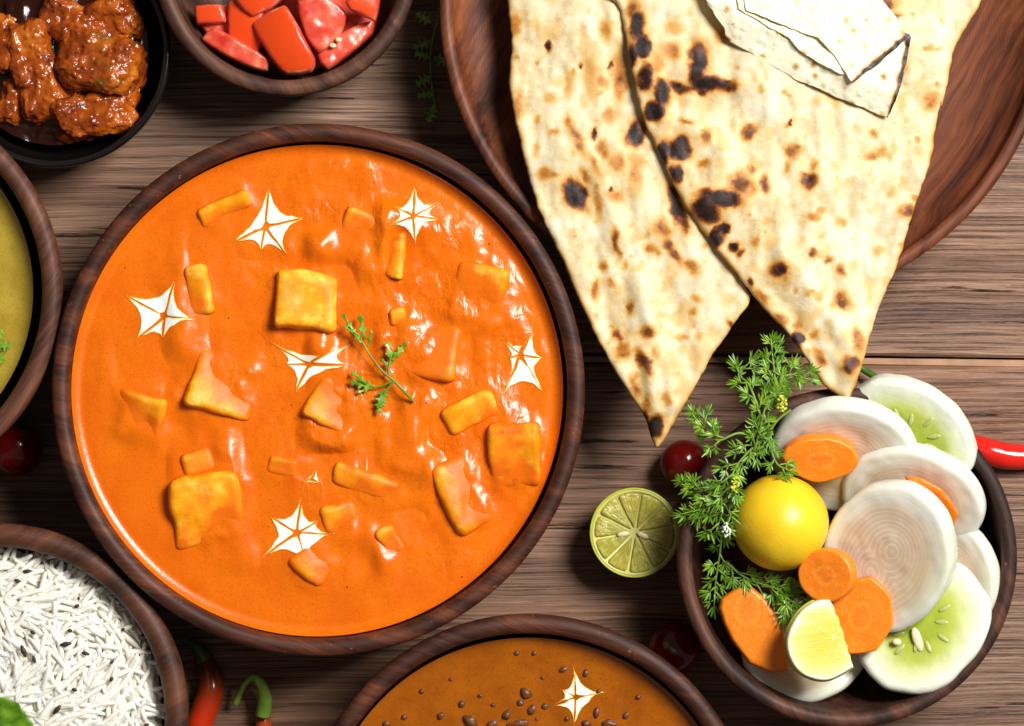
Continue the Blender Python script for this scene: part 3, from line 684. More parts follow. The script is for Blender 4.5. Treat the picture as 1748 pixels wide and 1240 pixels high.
SP2 = [(1087,47,13,24,0,1.1),(1098,81,12,18,0,1.1),(1076,98,9,26,10,.95),(1148,91,18,17,0,.45),(1191,112,16,36,8,.95),(1228,146,30,11,5,.85),(1200,146,20,14,0,1.),(1160,150,20,9,10,.85),(1103,135,12,22,0,.85),(1128,160,12,26,0,.95),(1116,192,17,14,0,1.1),(1170,208,13,6,20,.52),(1204,234,10,14,0,.5),(1277,228,18,11,-22,.58),(1160,254,21,18,0,1.1),(1130,263,11,24,0,1.1),(1198,280,11,10,0,.52),(1154,298,10,18,0,.9),(1203,359,25,20,25,1.15),(1228,340,38,13,8,.9),(1265,318,22,22,0,.6),(1228,390,9,8,0,.85),(1221,407,10,11,0,1.1),(1282,291,8,8,0,.52),(1353,261,13,15,0,.52),(1388,283,8,8,0,.42),(1380,308,16,14,-30,.72),(1304,315,9,14,0,.72),(1343,288,6,12,0,.4),(1385,372,10,8,0,.52),(1485,269,9,7,-20,.58),(1488,229,7,7,0,.48),(1507,256,7,9,0,.42),(1546,361,11,10,0,.62),(1590,173,14,16,0,.46),(1346,210,9,3,-30,.85),
(1235,390,9,8,0,.85),(1219,411,11,18,25,1.1),(1252,420,9,8,0,1.1),(1263,432,8,8,0,.7),(1326,462,17,14,-15,.9),(1384,433,7,8,0,.68),(1412,445,9,8,0,.58),(1435,462,8,8,0,.52),(1288,414,7,9,0,.4),(1279,483,7,8,0,.75),(1436,514,14,16,-20,.58),(1363,579,9,13,20,1.1),(1391,572,7,9,0,.45),(1398,610,8,15,-25,.62),(1448,624,18,14,-20,.8),(1461,582,8,22,-15,.52),(1360,555,10,9,0,.52),(1480,18,40,14,-12,1.05),(1520,30,20,8,-20,.7),(1300,505,8,20,-40,.5),(1330,545,10,14,-40,.5),(1080,20,10,20,0,.6),(1150,50,16,10,0,.35),(1120,110,14,20,0,.4),(1230,60,14,16,0,.4),(1430,380,10,8,0,.3),(1395,505,8,8,0,.35),(1310,380,10,9,0,.3),(1500,430,9,9,0,.3),(1520,330,9,9,0,.3)]
def naan(name, pl, spots, zf, label, seed, blister):
    zc = .058; pm = spline(PX(pl, zc), 6, True)
    c = P(*np.mean(pl, 0), zc); c0 = np.array([c.x, c.y])
    pc = PX(pl, zc)
    def base(q):
        big = .0020*fbm(q, 26, 2, seed)+.0014*fbm(q*np.array([1.5, .8]), 60, 3, seed+4)
        cr = 0
        for (x0, y0, x1, y1, wd, am) in blister:
            a = np.array(P(x0, y0, zc))[:2]; b = np.array(P(x1, y1, zc))[:2]; ab = b-a; t = np.clip(((q-a)@ab)/(ab@ab), 0, 1)
            d = np.hypot(*(q-(a+t[:, None]*ab)).T); cr = cr+am*.0017*np.exp(-(d/LN(wd*1.35))**2)
        return zf(q)+big+cr
    r = slab(pm, LN(4.6), .0042, .0026, base, .0008, LN(1.6), seed)
    v, f, d, tp = r
    px = np.stack([v[:, 0]/(S*(1-zc/H))+874, 620-v[:, 1]/(S*(1-zc/H))], 1)
    ch = np.zeros(len(v)); wob = px+np.stack([fbm(px, .055, 3, seed+1), fbm(px, .055, 3, seed+2)], 1)*5.0
    for (x, y, rx, ry, an, lv) in spots:
        a = R_(an); dx = wob[:, 0]-x; dy = wob[:, 1]-y
        u = (dx*math.cos(a)+dy*math.sin(a))/rx; w2 = (-dx*math.sin(a)+dy*math.cos(a))/ry
        ch = np.maximum(ch, np.maximum(lv*np.exp(-(u*u+w2*w2)**1.6*.6), .36*lv*np.exp(-(u*u+w2*w2)*.42)))
    # thin browned blisters scattered over the sheet, and a toasted edge
    fl = fbm(px, .035, 3, seed+6); ch = np.maximum(ch, np.clip((fl-.15)*.30, 0, .17))
    fl2 = fbm(px, .05, 2, seed+8); ch = np.maximum(ch, np.clip((fl2-.60)*1.0, 0, .36))
    ed = np.exp(-d/.0016)*(.30+.22*fbm(px, .02, 2, seed+7)); ch = np.maximum(ch, np.clip(ed, 0, .6))
    me = mesh(name, v-np.array([c0[0], c0[1], zc]), f); attr(me, 'char', np.minimum(ch, .95))
    return tag(link(name, me, None, M['naan'], loc=(c0[0], c0[1], zc)), label, 'naan')
yc = lambda q: (620-q[:, 1]/(S*(1-.058/H)))
naan('naan', N1, SP1, lambda q: .0535+.0*q[:, 0]+.000006*np.clip(620-q[:, 1]/(S*.96)-400, -300, 400), 'narrower naan on the left with a charred pointed tip', 31,
     [(1090,470,1150,690,14,1.6),(1000,250,1060,420,12,1.0),(1010,420,1050,600,12,-1.2),(1100,600,1120,700,9,1.2),(1010,20,1020,130,22,.9),(930,180,960,260,22,.8),(1060,250,1090,330,15,.7),(1150,500,1180,640,16,-1.2)])
naan('naan', N2, SP2, lambda q: .0595+.000004*np.clip(620-q[:, 1]/(S*.96)-400, -300, 400), 'wider heavily charred naan lying over the other one', 57,
     [(1170,120,1260,150,14,1.2),(1110,120,1135,200,12,1.4),(1200,350,1280,330,16,1.3),(1330,430,1450,590,14,1.3),(1300,480,1400,600,10,-.8),(1440,330,1500,520,16,-.7),(1290,100,1300,180,20,.9),(1480,210,1580,300,22,.9),(1420,610,1460,640,12,1.2),(1180,220,1230,250,16,.8)])
# ------------------------------------------------------------------ papad (folded, thin)
pz = .0655
pap = empty('papad', P(1400, 90, pz), 'folded crisp papad with burnt fold lines resting on the naan', 'papad')
def sheet(name, pl, zf, th, edges, seed, rag=1.6):
    pm = PX(pl, pz); r = slab(pm, LN(4), th, th*.5, zf, 0, LN(rag), seed); v, f, d, tp = r
    px = np.stack([v[:, 0]/(S*(1-pz/H))+874, 620-v[:, 1]/(S*(1-pz/H))], 1); ch = np.clip((fbm(px, .12, 2, seed)-.75)*.8, 0, .3)
    ch = np.maximum(ch, .13*np.exp(-d/.0007))
    for (a, b, wd, lv) in edges:
        a, b = np.array(a, float), np.array(b, float); ab = b-a; t = np.clip(((px-a)@ab)/(ab@ab), 0, 1); dd = np.hypot(*(px-(a+t[:, None]*ab)).T)
        ch = np.maximum(ch, lv*np.exp(-(dd/(wd*(1+.5*fbm(px, .06, 2, seed+3))))**2))
    me = mesh(name, v-np.array(pap.location), f); attr(me, 'char', ch)
    return link(name, me, pap, M['papad'], smooth=False)
rp = lambda q, s_, sd: s_*fbm(q, 110, 3, sd)
_cr = np.array(P(1385, 98, pz))[:2]
def crest(q): return pz+.0022-.40*np.clip((q-_cr)@np.array([-.45, -.89])+rp(q, .001, 4), -.001, .02)
sheet('lower_sheet', [(1195,-30),(1207,8),(1222,30),(1234,46),(1240,68),(1300,102),(1370,140),(1440,170),(1516,202),(1530,170),(1546,110),(1553,64),(1500,30),(1400,-30)],
      lambda q: crest(q)+rp(q, .0005, 2), .0007, [((1518,202),(1534,150),5,.95),((1534,150),(1552,66),6,.95),((1232,58),(1244,70),5,.8)], 3)
sheet('middle_flap', [(1252,-30),(1258,18),(1300,42),(1346,68),(1372,96),(1430,128),(1462,134),(1552,62),(1480,-30)],
      lambda q: pz+.0036+rp(q, .0005, 5), .0007, [], 5)
sheet('upper_flap', [(1262,-30),(1272,20),(1330,44),(1368,60),(1394,68),(1424,98),(1452,144),(1500,108),(1552,62),(1500,38),(1470,24),(1440,14),(1400,-30)],
      lambda q: pz+.0050+rp(q, .0006, 8), .0007, [((1454,145),(1500,106),6,1.),((1500,106),(1553,61),7,1.05)], 8)

# ------------------------------------------------------------------ salad
def ellipse(cx, cy, rx, ry, rot=0, n=48, sq=0, seed=0, wob=.02):
    a = np.linspace(0, 2*math.pi, n, endpoint=False); w_ = 1+wob*fbm(np.stack([np.cos(a)*1.3, np.sin(a)*1.3], 1), 1, 2, seed)
    x = rx*np.cos(a)*w_; y = ry*np.sin(a)*w_; c, s_ = math.cos(R_(rot)), math.sin(R_(rot))
    return np.stack([cx+x*c-y*s_, cy+x*s_+y*c], 1)
def disc_slice(name, R, asp, th, mat, rnd, seed, ridges=0, n=96, dome=0, poly=0, notch=None, uneven=.03):
    """round slice lying in its own xy plane; attribute rad = 0..1"""
    prof_r = np.concatenate([np.linspace(0, 1-rnd/R, 40)]); v = []; f = []; rad = []
    a = np.linspace(0, 2*math.pi, n, endpoint=False)
    wb = 1+uneven*fbm(np.stack([np.cos(a)*1.2, np.sin(a)*1.2], 1), 1, 3, seed)
    if poly:
        seg = 2*math.pi/poly; wb = wb*(.30+.70*math.cos(seg/2)/np.cos((a % seg)-seg/2)*1.0)/1.0
    rows = []
    tops = [(r, th/2+(ridges*math.sin(r*88) if r < .8 else 0)*min(1, r*3)+dome*(1-r*r)) for r in prof_r]
    side = [(1-rnd/R*(1-math.cos(t)), th/2-rnd*(1-math.sin(t)) if th > 2*rnd else th/2*math.sin(t)) for t in np.linspace(math.pi/2, 0, 6)[1:]]
    prof = tops+side; bot = [(r, -z) for r, z in prof[::-1]][0 if th > 2*rnd else 1:]
    prof = prof+bot
    for r, z in prof:
        if r < 1e-9: rows.append([len(v)]); v.append((0, 0, z)); rad.append(0)
        else:
            rows.append(range(len(v), len(v)+n))
            for q in range(n): v.append((R*r*wb[q]*math.cos(a[q]), R*asp*r*wb[q]*math.sin(a[q]), z)); rad.append(r)
    for A, B in zip(rows[:-1], rows[1:]):
        for i in range(n):
            j = (i+1) % n
            if len(A) == 1: f.append((A[0], B[i], B[j]))
            elif len(B) == 1: f.append((A[i], B[0], A[j]))
            else: f.append((A[i], B[i], B[j], A[j]))
    v = np.array(v); v[:, 2] += .0004*fbm(v[:, :2], 120, 2, seed)
    me = mesh(name, v, f); attr(me, 'rad', rad); me.materials.append(mat)
    if mat.name == 'onion':      # two hearts, as in a doubled onion
        u = v[:, :2]/np.array([R, R*asp]); d1 = np.hypot(u[:, 0]-.16, u[:, 1]+.05); d2 = np.hypot(u[:, 0]+.24, u[:, 1]-.10)+.04
        near = np.minimum(d1, d2)*.95+.02*np.abs(d1-d2); wt = np.clip((np.asarray(rad)-.25)/.4, 0, 1); attr(me, 'ring', near*(1-wt)+np.asarray(rad)*wt)
    return me
def lean(az, tilt, spin=0):
    """normal tilted by `tilt` degrees toward picture azimuth az (0 = right, 90 = up)"""
    ax = Vector((-math.sin(R_(az)), math.cos(R_(az)), 0))
    return (Matrix.Rotation(R_(tilt), 3, ax) @ Matrix.Rotation(R_(spin), 3, 'Z')).to_euler()
SB = P(1447, 953, .05)
def put(name, me, px, py, z, rot, label, cat, group):
    return tag(link(name, me, None, None, loc=P(px, py, z), rot=rot), label, cat, group)
og = 'onion slices in the salad bowl'
put('onion_slice', disc_slice('onion_slice', LN(128,.05), .92, .0095, M['onion'], .003, 3, .00002), 1440, 775, .047, lean(-105, 40, 20), 'onion slice behind the upper carrot at the top of the bowl', 'onion slice', og)
put('onion_slice', disc_slice('onion_slice', LN(124,.05), .9, .009, M['onion'], .003, 5, .00002), 1558, 852, .047, lean(-118, 38, 0), 'pinkish onion slice half hidden behind a carrot slice at right', 'onion slice', og)
put('onion_slice', disc_slice('onion_slice', LN(141,.06), .82, .0105, M['onion'], .0032, 8, .00002), 1516, 952, .058, lean(205, 30, 62), 'largest onion slice with clear rings in the middle of the bowl', 'onion slice', og)
put('onion_slice', disc_slice('onion_slice', LN(108,.03), .82, .008, M['onion'], .003, 11, .00002), 1374, 1112, .031, lean(80, 10, 10), 'pale onion slice at the bottom under the elongated carrot', 'onion slice', og)
put('onion_slice', disc_slice('onion_slice', LN(112,.04), .8, .0085, M['onion'], .003, 14, .00002), 1622, 1000, .040, lean(190, 32, 75), 'white onion slice against the right wall of the bowl', 'onion slice', og)
cg = 'cucumber slices in the salad bowl'
put('cucumber_slice', disc_slice('cucumber_slice', LN(122,.055), .72, .010, M['cucumber'], .003, 4, 0, uneven=.05), 1556, 738, .050, lean(-130, 28, -32), 'cucumber slice leaning at the upper right rim of the bowl', 'cucumber slice', cg)
cu2 = put('cucumber_slice', disc_slice('cucumber_slice', LN(128,.05), .80, .010, M['cucumber'], .003, 9, 0, uneven=.05), 1576, 1068, .046, lean(140, 16, 52), 'cucumber slice with two visible seeds at the lower right', 'cucumber slice', cg)
for (px, py, a, b, rt, z) in [(1566,1092,8,22,18,.0525),(1531,1096,8,6,0,.0525)]:
    vv, ff = lathe([(0, -1)]+[(math.cos(t), math.sin(t)) for t in np.linspace(-1.3, 1.3, 8)]+[(0, 1)], 10)
    o = link('seed', mesh('cucumber_seed', vv*np.array([LN(a), LN(b), LN(4)]), ff), None, M['seed'])
    o.parent = cu2; bpy.context.view_layer.update(); o.matrix_world = Matrix.Translation(P(px, py, z)) @ Matrix.Rotation(R_(rt), 4, 'Z')
M['green_seed'] = simple('cucumber_seed_green', (.46, .50, .16), .3, .2, 300, .0001, .2)
for cu in [o for o in COL.objects if o.name.startswith('cucumber_slice')]:
    for i in range(11):
        a = i*.571+.2; q = .010+.0022*(i % 3); vv, ff = lathe([(0, -1)]+[(math.cos(t), math.sin(t)) for t in np.linspace(-1.3, 1.3, 8)]+[(0, 1)], 8)
        link('seed', mesh('cucumber_seed', vv*np.array([.0032, .0011, .0007]), ff), cu, M['green_seed'], loc=(q*math.cos(a), .75*q*math.sin(a), .0051), rot=(0, 0, a))
kg = 'carrot slices in the salad bowl'
put('carrot_slice', disc_slice('carrot_slice', LN(66,.06), .62, .007, M['carrot'], .0016, 2, 0, uneven=.06, dome=.0004), 1400, 780, .0575, lean(-95, 22, 0), 'carrot slice resting on the upper onion above the lemon', 'carrot slice', kg)
put('carrot_slice', disc_slice('carrot_slice', LN(49,.06), .93, .008, M['carrot'], .0012, 6, 0, uneven=.03), 1413, 981, .064, lean(190, 24, 0), 'small round carrot slice beside the lower right of the lemon', 'carrot slice', kg)
put('carrot_slice', disc_slice('carrot_slice', LN(70,.06), .80, .006, M['carrot'], .001, 12, 0, n=96, poly=8), 1470, 1051, .0565, lean(215, 12, 75), 'eight sided carrot slice between half lemon and largest onion', 'carrot slice', kg)
pm = PX([(1228,1040),(1232,1024),(1258,1004),(1283,1001),(1312,1026),(1332,1062),(1342,1100),(1350,1146),(1318,1151),(1280,1135),(1250,1096),(1236,1066)], .05); cc = pm.mean(0)
vv, ff, d, tp = slab(pm, LN(5), .007, .0016, lambda q: .0+.10*(q[:, 0]-cc[0])+.02*(q[:, 1]-cc[1]))
me = mesh('carrot_slice', vv-np.array([cc[0], cc[1], 0]), ff); attr(me, 'rad', np.hypot((vv[:, 0]-cc[0]+.002)*1.3, vv[:, 1]-cc[1]-.008)/.02); me.materials.append(M['carrot'])
tag(link('carrot_slice', me, None, None, loc=(cc[0], cc[1], .044)), 'elongated carrot slice at the lower left of the bowl', 'carrot slice', kg)
pm = PX([(1540,812),(1566,814),(1600,832),(1622,858),(1632,876),(1626,900),(1618,912),(1590,900),(1560,860)], .055); cc = pm.mean(0)
vv, ff, d, tp = slab(pm, LN(5), .006, .0012, lambda q: .37*(q[:, 0]-cc[0])+.69*(q[:, 1]-cc[1]))
me = mesh('carrot_slice', vv-np.array([cc[0], cc[1], 0]), ff); attr(me, 'rad', np.full(len(vv), .8)); me.materials.append(M['carrot'])
tag(link('carrot_slice', me, None, None, loc=(cc[0], cc[1], .0610)), 'bright carrot slice wedged between the two onion slices at right', 'carrot slice', kg)
# whole lemon
prof = [(0, -1)]+[(math.cos(t), math.sin(t)) for t in np.linspace(-1.45, 1.45, 40)]+[(0, 1)]
vv, ff = lathe(prof, 64); vv = vv*np.array([1, .99, 1.03]); vv *= (1+.012*fbm(vv, 1.6, 2, 3))[:, None]
tipd = vv@np.array([.25, .25, .93]); vv *= (1+.0*tipd)[:, None]; vv *= LN(82, .05)
lm = tag(link('lemon', mesh('lemon', vv, ff), None, M['lemon'], loc=P(1332, 892, .053), rot=(R_(25), R_(15), .4)), 'whole bright yellow lemon nested in the dill', 'lemon')
# half lemon slice
arc = [(1411,1018),(1385,1024),(1362,1040),(1345,1066),(1338,1094),(1344,1122),(1360,1144),(1385,1156),(1410,1157),(1434,1146),(1452,1134)]
je = [(1448,1122),(1447,1115),(1443,1108),(1442,1098),(1437,1088),(1436,1076),(1430,1064),(1428,1052),(1422,1044),(1420,1034)]
pm = PX(list(spline(arc, 4))+je, .055); cc = np.array(P(1418, 1082, .055))[:2]
vv, ff, d, tp = slab(pm, LN(2.4), .007, .0010, lambda q: .05*(q[:, 0]-cc[0])-.03*(q[:, 1]-cc[1]))
darc = edist(vv[:, :2], PX(list(spline(arc, 4))+list(spline(arc, 4))[::-1], .055))
hl = empty('half_lemon_slice', (cc[0], cc[1], .0655), 'thin rinded half lemon slice lying on the carrots', 'lemon slice')
me = mesh('flesh', vv-np.array([cc[0], cc[1], 0]), ff); _an = np.arctan2(vv[:, 1]-cc[1], vv[:, 0]-cc[0]); _rd = np.hypot(vv[:, 0]-cc[0], vv[:, 1]-cc[1]); _mem = np.exp(-(np.abs(np.sin(_an*3.5+.4))*_rd/.0007)**2); attr(me, 'rad', np.maximum(1-darc/LN(70), _mem*.98)); fl_ = link('flesh', me, hl, M['lemon_flesh'])
av = [Vector((p[0]-cc[0], p[1]-cc[1], .05*(p[0]-cc[0])-.03*(p[1]-cc[1]))) for p in PX(spline(arc, 4), .055)]
tv, tf = tube([a-Vector((0, 0, .0012)) for a in av], .0007, 8); tv = (tv-0)*np.array([1, 1, 1]); tv[:, 2] = tv[:, 2]*1.0
link('rind', mesh('rind', tv, tf), fl_, M['lime_peel'])
# lime half on the table
lime = empty('lime_half', P(1080, 905, 0), 'cut lime half lying face up on the table', 'lime')
lr = LN(77, .025); zt = .024
prof = [(0, .0)]+[(lr*math.sin(t)**.8, .024-.024*math.cos(t)**1.0) for t in np.linspace(.25, math.pi/2, 16)]+[(lr*.992, zt+.0006), (lr*.95, zt+.0004), (lr*.93, zt-.001), (0, zt-.001)]
vv, ff = lathe(prof, 96, .006, 4); peel = link('peel', mesh('peel', vv, ff), lime, M['lime_peel'])
vv, ff = lathe([(lr*.955, zt-.0008), (lr*.945, zt+.0006), (lr*.905, zt+.0003), (lr*.89, zt-.0006), (0, zt-.0006)], 96); link('pith', mesh('pith', vv, ff), peel, M['pith'])
ns = 10; off = Vector((-.0006, .0004))
for i in range(ns):
    a0 = 2*math.pi*i/ns+.15; a1 = a0+2*math.pi/ns; am = (a0+a1)/2; hw = (a1-a0)/2*.93
    pts = [(lr*.10*math.cos(am), lr*.10*math.sin(am))]+[(lr*r*math.cos(am+hw*s_), lr*r*math.sin(am+hw*s_)) for r, s_ in ((.4, -.92), (.84, -.97), (.885, -.8), (.89, -.3), (.89, .3), (.885, .8), (.84, .97), (.4, .92))]
    vv, ff, d, tp = slab(np.array(pts), lr*.05, .0022, .0007, lambda q: zt-.0006+.00025*fbm(q, 500, 2, i)); link('segment', mesh('segment', vv, ff), lime, M['lime_pulp'])
for (x, y, rt) in [(-.0050, -.0006, 100), (.0036, -.0012, 65)]:
    vv, ff = lathe([(0, -1)]+[(math.cos(t), math.sin(t)) for t in np.linspace(-1.2, 1.2, 6)]+[(0, 1)], 8)
    link('seed', mesh('lime_seed', vv*np.array([.0013, .0030, .0009]), ff), lime, M['seed'], loc=(x, y, zt+.0004), rot=(0, 0, R_(rt)))
# cherry tomatoes
def cherry(px, py, r, label, cal=None):
    q = LN(r, .02); root = empty('cherry_tomato', P(px, py, 0.0), label, 'tomato', 'cherry tomatoes on the table')
    pr = [(0, -1)]+[(math.cos(t), math.sin(t)) for t in np.linspace(-1.45, 1.45, 30)]+[(0, .96)]
    vv, ff = lathe(pr, 48, .01, px); link('body', mesh('body', vv*q*np.array([1, 1, .94]), ff), root, M['cherry'], loc=(0, 0, q*.94), rot=(.5, .2, 0))
    if cal:
        vv, ff = lathe([(0, 0), (.0018, .0002), (.0012, .0012), (0, .0014)], 8); link('stem_scar', mesh('stem_scar', vv, ff), root, M['stem_light'], loc=(cal[0], cal[1], q*1.80))
cherry(35, 768, 45, 'dark cherry tomato between the dal bowl and the rice bowl')
cherry(1166, 791, 42, 'dark cherry tomato beside the lime and the dill')
cherry(1150, 1102, 46, 'cherry tomato in shadow between salad bowl and lentil bowl', (-.004, .002))
# chillies
def chilli(name, pts, rads, mat, label, stem=None, smat=None, zc=.006, srad=None):
    root = empty(name, P(*pts[0], 0), label, 'chilli'); q = spline([tuple(P(x, y, max(LN(r), .002)))for (x, y), r in zip(pts, rads)], 6); rr = np.interp(np.linspace(0, len(rads)-1, len(q)), range(len(rads)), [LN(r) for r in rads])
    vv, ff = tube([Vector(a)-root.location for a in q], list(rr), 20); me = mesh('body', vv, ff); attr(me, 'along', np.repeat(np.linspace(0, 1, len(q)), 20)); link('body', me, root, mat)
    if stem:
        q = spline([tuple(P(x, y, z)) for x, y, z in stem], 8); vv, ff = tube([Vector(a)-root.location for a in q], list(np.interp(np.linspace(0, 1, len(q)), np.linspace(0, 1, len(srad)), [LN(s_) for s_ in srad])), 10)
        link('stem', mesh('stem', vv, ff), root, smat or M['stem'])
    return root
chilli('red_chilli', [(1642,752),(1664,762),(1690,772),(1720,779),(1760,780),(1810,774),(1850,760)], [15,20,23,23,21,14,3], M['chilli'], 'glossy red chilli poking out past the right side of the salad bowl')
chilli('red_chilli', [(346,1122),(356,1150),(360,1176),(352,1205),(340,1235),(326,1265),(310,1290)], [15,20,23,23,22,16,3], M['chilli2'], 'red chilli with a brown shoulder beside the rice bowl', [(348,1126,.006),(338,1108,.007),(322,1096,.007),(304,1088,.006)], M['stem'], srad=[15,11,6,5])
chilli('green_chilli', [(448,1214),(450,1240),(448,1270),(440,1300)], [12,14,12,3], M['chilli2'], 'dark chilli with an arched green stem at the bottom edge', [(448,1222,.008),(452,1196,.010),(446,1170,.014),(434,1156,.016),(420,1165,.014),(410,1182,.010),(402,1202,.008)], M['stem_light'], srad=[13,13,9,7,5,5,6])
q = spline([tuple(P(x, y, z)) for x, y, z in ((1462,622,.006),(1478,634,.007),(1498,646,.009),(1520,664,.010),(1540,690,.008))], 6)
vv, ff = tube([Vector(a)-P(1498,646,.0) for a in q], LN(6), 10); tag(link('herb_stalk', mesh('herb_stalk', vv, ff), None, M['stem'], loc=P(1498,646,0)), 'short green stem between the naan tip and the cucumber slice', 'stem')

# ------------------------------------------------------------------ herbs
def leafblade(p, d, L, W, nrm, bend=0.):
    d = Vector(d).normalized(); s_ = d.cross(nrm).normalized(); pts = []
    for t, w_ in ((0, .25), (.3, .9), (.6, 1), (.85, .6), (1, .05)):
        c = Vector(p)+d*L*t+nrm*bend*L*t*t
        pts += [c-s_*W*w_*.5, c+nrm*W*.12*w_, c+s_*W*w_*.5]
    f = []
    for i in range(4):
        a = i*3; f += [(a, a+1, a+4, a+3), (a+1, a+2, a+5, a+4)]
    return np.array([tuple(x) for x in pts]), f
def dill(path, label, n=12, bl=26, nl=14, seed=1, flower=None, start=.15, fl_mat='flower', wide=1.35):
    r_ = random.Random(seed)
    base = P(path[0][0], path[0][1], path[0][2]); bl, nl = bl*.85, nl*.9; root = empty('dill_sprig', base, label, 'dill', 'dill sprigs beside the lemon')
    q = spline([tuple(P(*p)) for p in path], 8); q = [Vector(a)-base for a in q]
    st, lv = [tube(q, list(np.linspace(LN(2.6), LN(1.2), len(q))), 6)], []
    up = Vector((0, 0, 1))
    def fan(p, d, L, k):
        for j in range(k):
            a = (-1+2*j/max(1, k-1))*r_.uniform(.55, .95)+r_.uniform(-.12, .12)
            dd = Matrix.Rotation(a, 3, 'Z') @ d; dd.z += r_.uniform(-.35, .35)
            lv.append(leafblade(p-d*LN(3)*abs(a), dd, L*r_.uniform(.75, 1.15)*(1-.25*abs(a)), LN(wide*2)*r_.uniform(.8, 1.3), (up+Vector((r_.uniform(-.6, .6), r_.uniform(-.6, .6), 0))).normalized(), r_.uniform(-.3, .25)))
    for i in range(n):
        t = start+(1-start)*i/(n-1); k = min(int(t*(len(q)-1)), len(q)-2); p = q[k].lerp(q[k+1], t*(len(q)-1)-k); d = (q[k+1]-q[k]).normalized()
        dd = d if i == n-1 else Matrix.Rotation((1 if i % 2 else -1)*r_.uniform(.4, 1.0), 3, 'Z') @ d
        dd = Vector((dd.x, dd.y, dd.z+r_.uniform(-.2, .45))).normalized(); L = LN(bl)*r_.uniform(.55, 1.15)
        st.append(tube([p, p+dd*L*.5+Vector((0, 0, L*.06)), p+dd*L], [LN(1.7), LN(1.4), LN(1.)], 5))
        fan(p+dd*L*.9, dd, LN(nl)*1.35, r_.randint(5, 7))
        for sg in (-1, 1):
            if r_.random() < .75:
                d3 = Matrix.Rotation(sg*r_.uniform(.5, .9), 3, 'Z') @ dd; m = p+dd*L*r_.uniform(.35, .65); l3 = L*r_.uniform(.2, .4)
                st.append(tube([m, m+d3*l3], [LN(1.3), LN(.9)], 5)); fan(m+d3*l3, d3, LN(nl)*1.1, r_.randint(3, 5))
    v, f = joinm(st); stm = link('stem', mesh('stem', v, f), root, M['stem_light'])
    v, f = joinm(lv); tag(link('leaves', mesh('leaves', v, f), root, M['leaf']), kind='stuff')
    if flower:
        b = []; fx, fy, fz, fr, ct = flower
        for j in range(ct):
            a = r_.uniform(0, 6.28); rr = fr*math.sqrt(r_.random()); c = P(fx+rr*math.cos(a)*.8, fy+rr*math.sin(a)*1.3, fz+r_.uniform(-.002, .003))-base
            vv, ff = lathe([(0, -1), (.8, -.5), (.9, .3), (0, 1)], 6); b.append((vv*LN(r_.uniform(1.8, 3.2))+np.array(c), ff))
        v, f = joinm(b); tag(link('flower_head', mesh('flower_head', v, f), stm, M[fl_mat]), kind='stuff')
dill([(1272,800,.060),(1292,755,.068),(1305,700,.070),(1322,655,.070),(1318,602,.068)], 'tallest dill sprig rising above the salad bowl rim', 16, 30, 17, 2, (1335,690,.074,12,55))
dill([(1300,720,.068),(1290,685,.070),(1277,655,.068),(1262,640,.064),(1276,622,.064)], 'short dill sprig pointing up left of the tallest one', 8, 26, 17, 3)
dill([(1310,690,.068),(1330,665,.070),(1345,640,.070),(1370,645,.068)], 'feathery dill sprig reaching right toward the naan tip', 9, 24, 17, 4)
dill([(1300,745,.066),(1260,740,.068),(1225,752,.068),(1205,730,.064),(1190,712,.060)], 'dill sprig curling left over the cherry tomato', 10, 26, 15, 5, None, .4)
dill([(1320,740,.066),(1290,760,.066),(1255,800,.068),(1240,850,.068),(1225,900,.060)], 'dense dill sprig along the upper left of the lemon', 18, 34, 17, 6, (1256,828,.072,10,40))
dill([(1262,800,.068),(1240,830,.068),(1210,840,.066),(1180,828,.062)], 'dill sprig stretching left past the bowl rim above the lime', 9, 26, 16, 7, None, .35)
dill([(1260,850,.066),(1225,860,.066),(1205,868,.064),(1185,880,.060)], 'lower dill sprig fanning out toward the lime', 10, 28, 17, 8, None, .3)
dill([(1255,870,.062),(1235,900,.056),(1228,950,.048),(1222,990,.044),(1220,1015,.042)], 'dill sprig hanging down the left wall of the salad bowl', 13, 28, 18, 9, (1240,905,.064,9,22), .1, 'flower_white')
dill([(1240,960,.046),(1270,985,.046),(1310,1000,.047),(1345,1010,.048),(1372,1020,.05)], 'dill sprig under the lemon above the elongated carrot', 14, 32, 18, 10, None, .1)
dill([(1300,1000,.046),(1325,1005,.050),(1342,1020,.052),(1350,1045,.052)], 'short dill sprig between the carrots and the half lemon slice', 9, 26, 18, 11, None, .2)
dill([(1350,700,.066),(1325,720,.066),(1312,750,.066),(1325,790,.066),(1340,800,.064)], 'thin dill sprig drooping onto the upper onion slice', 8, 22, 15, 12, None, .3)

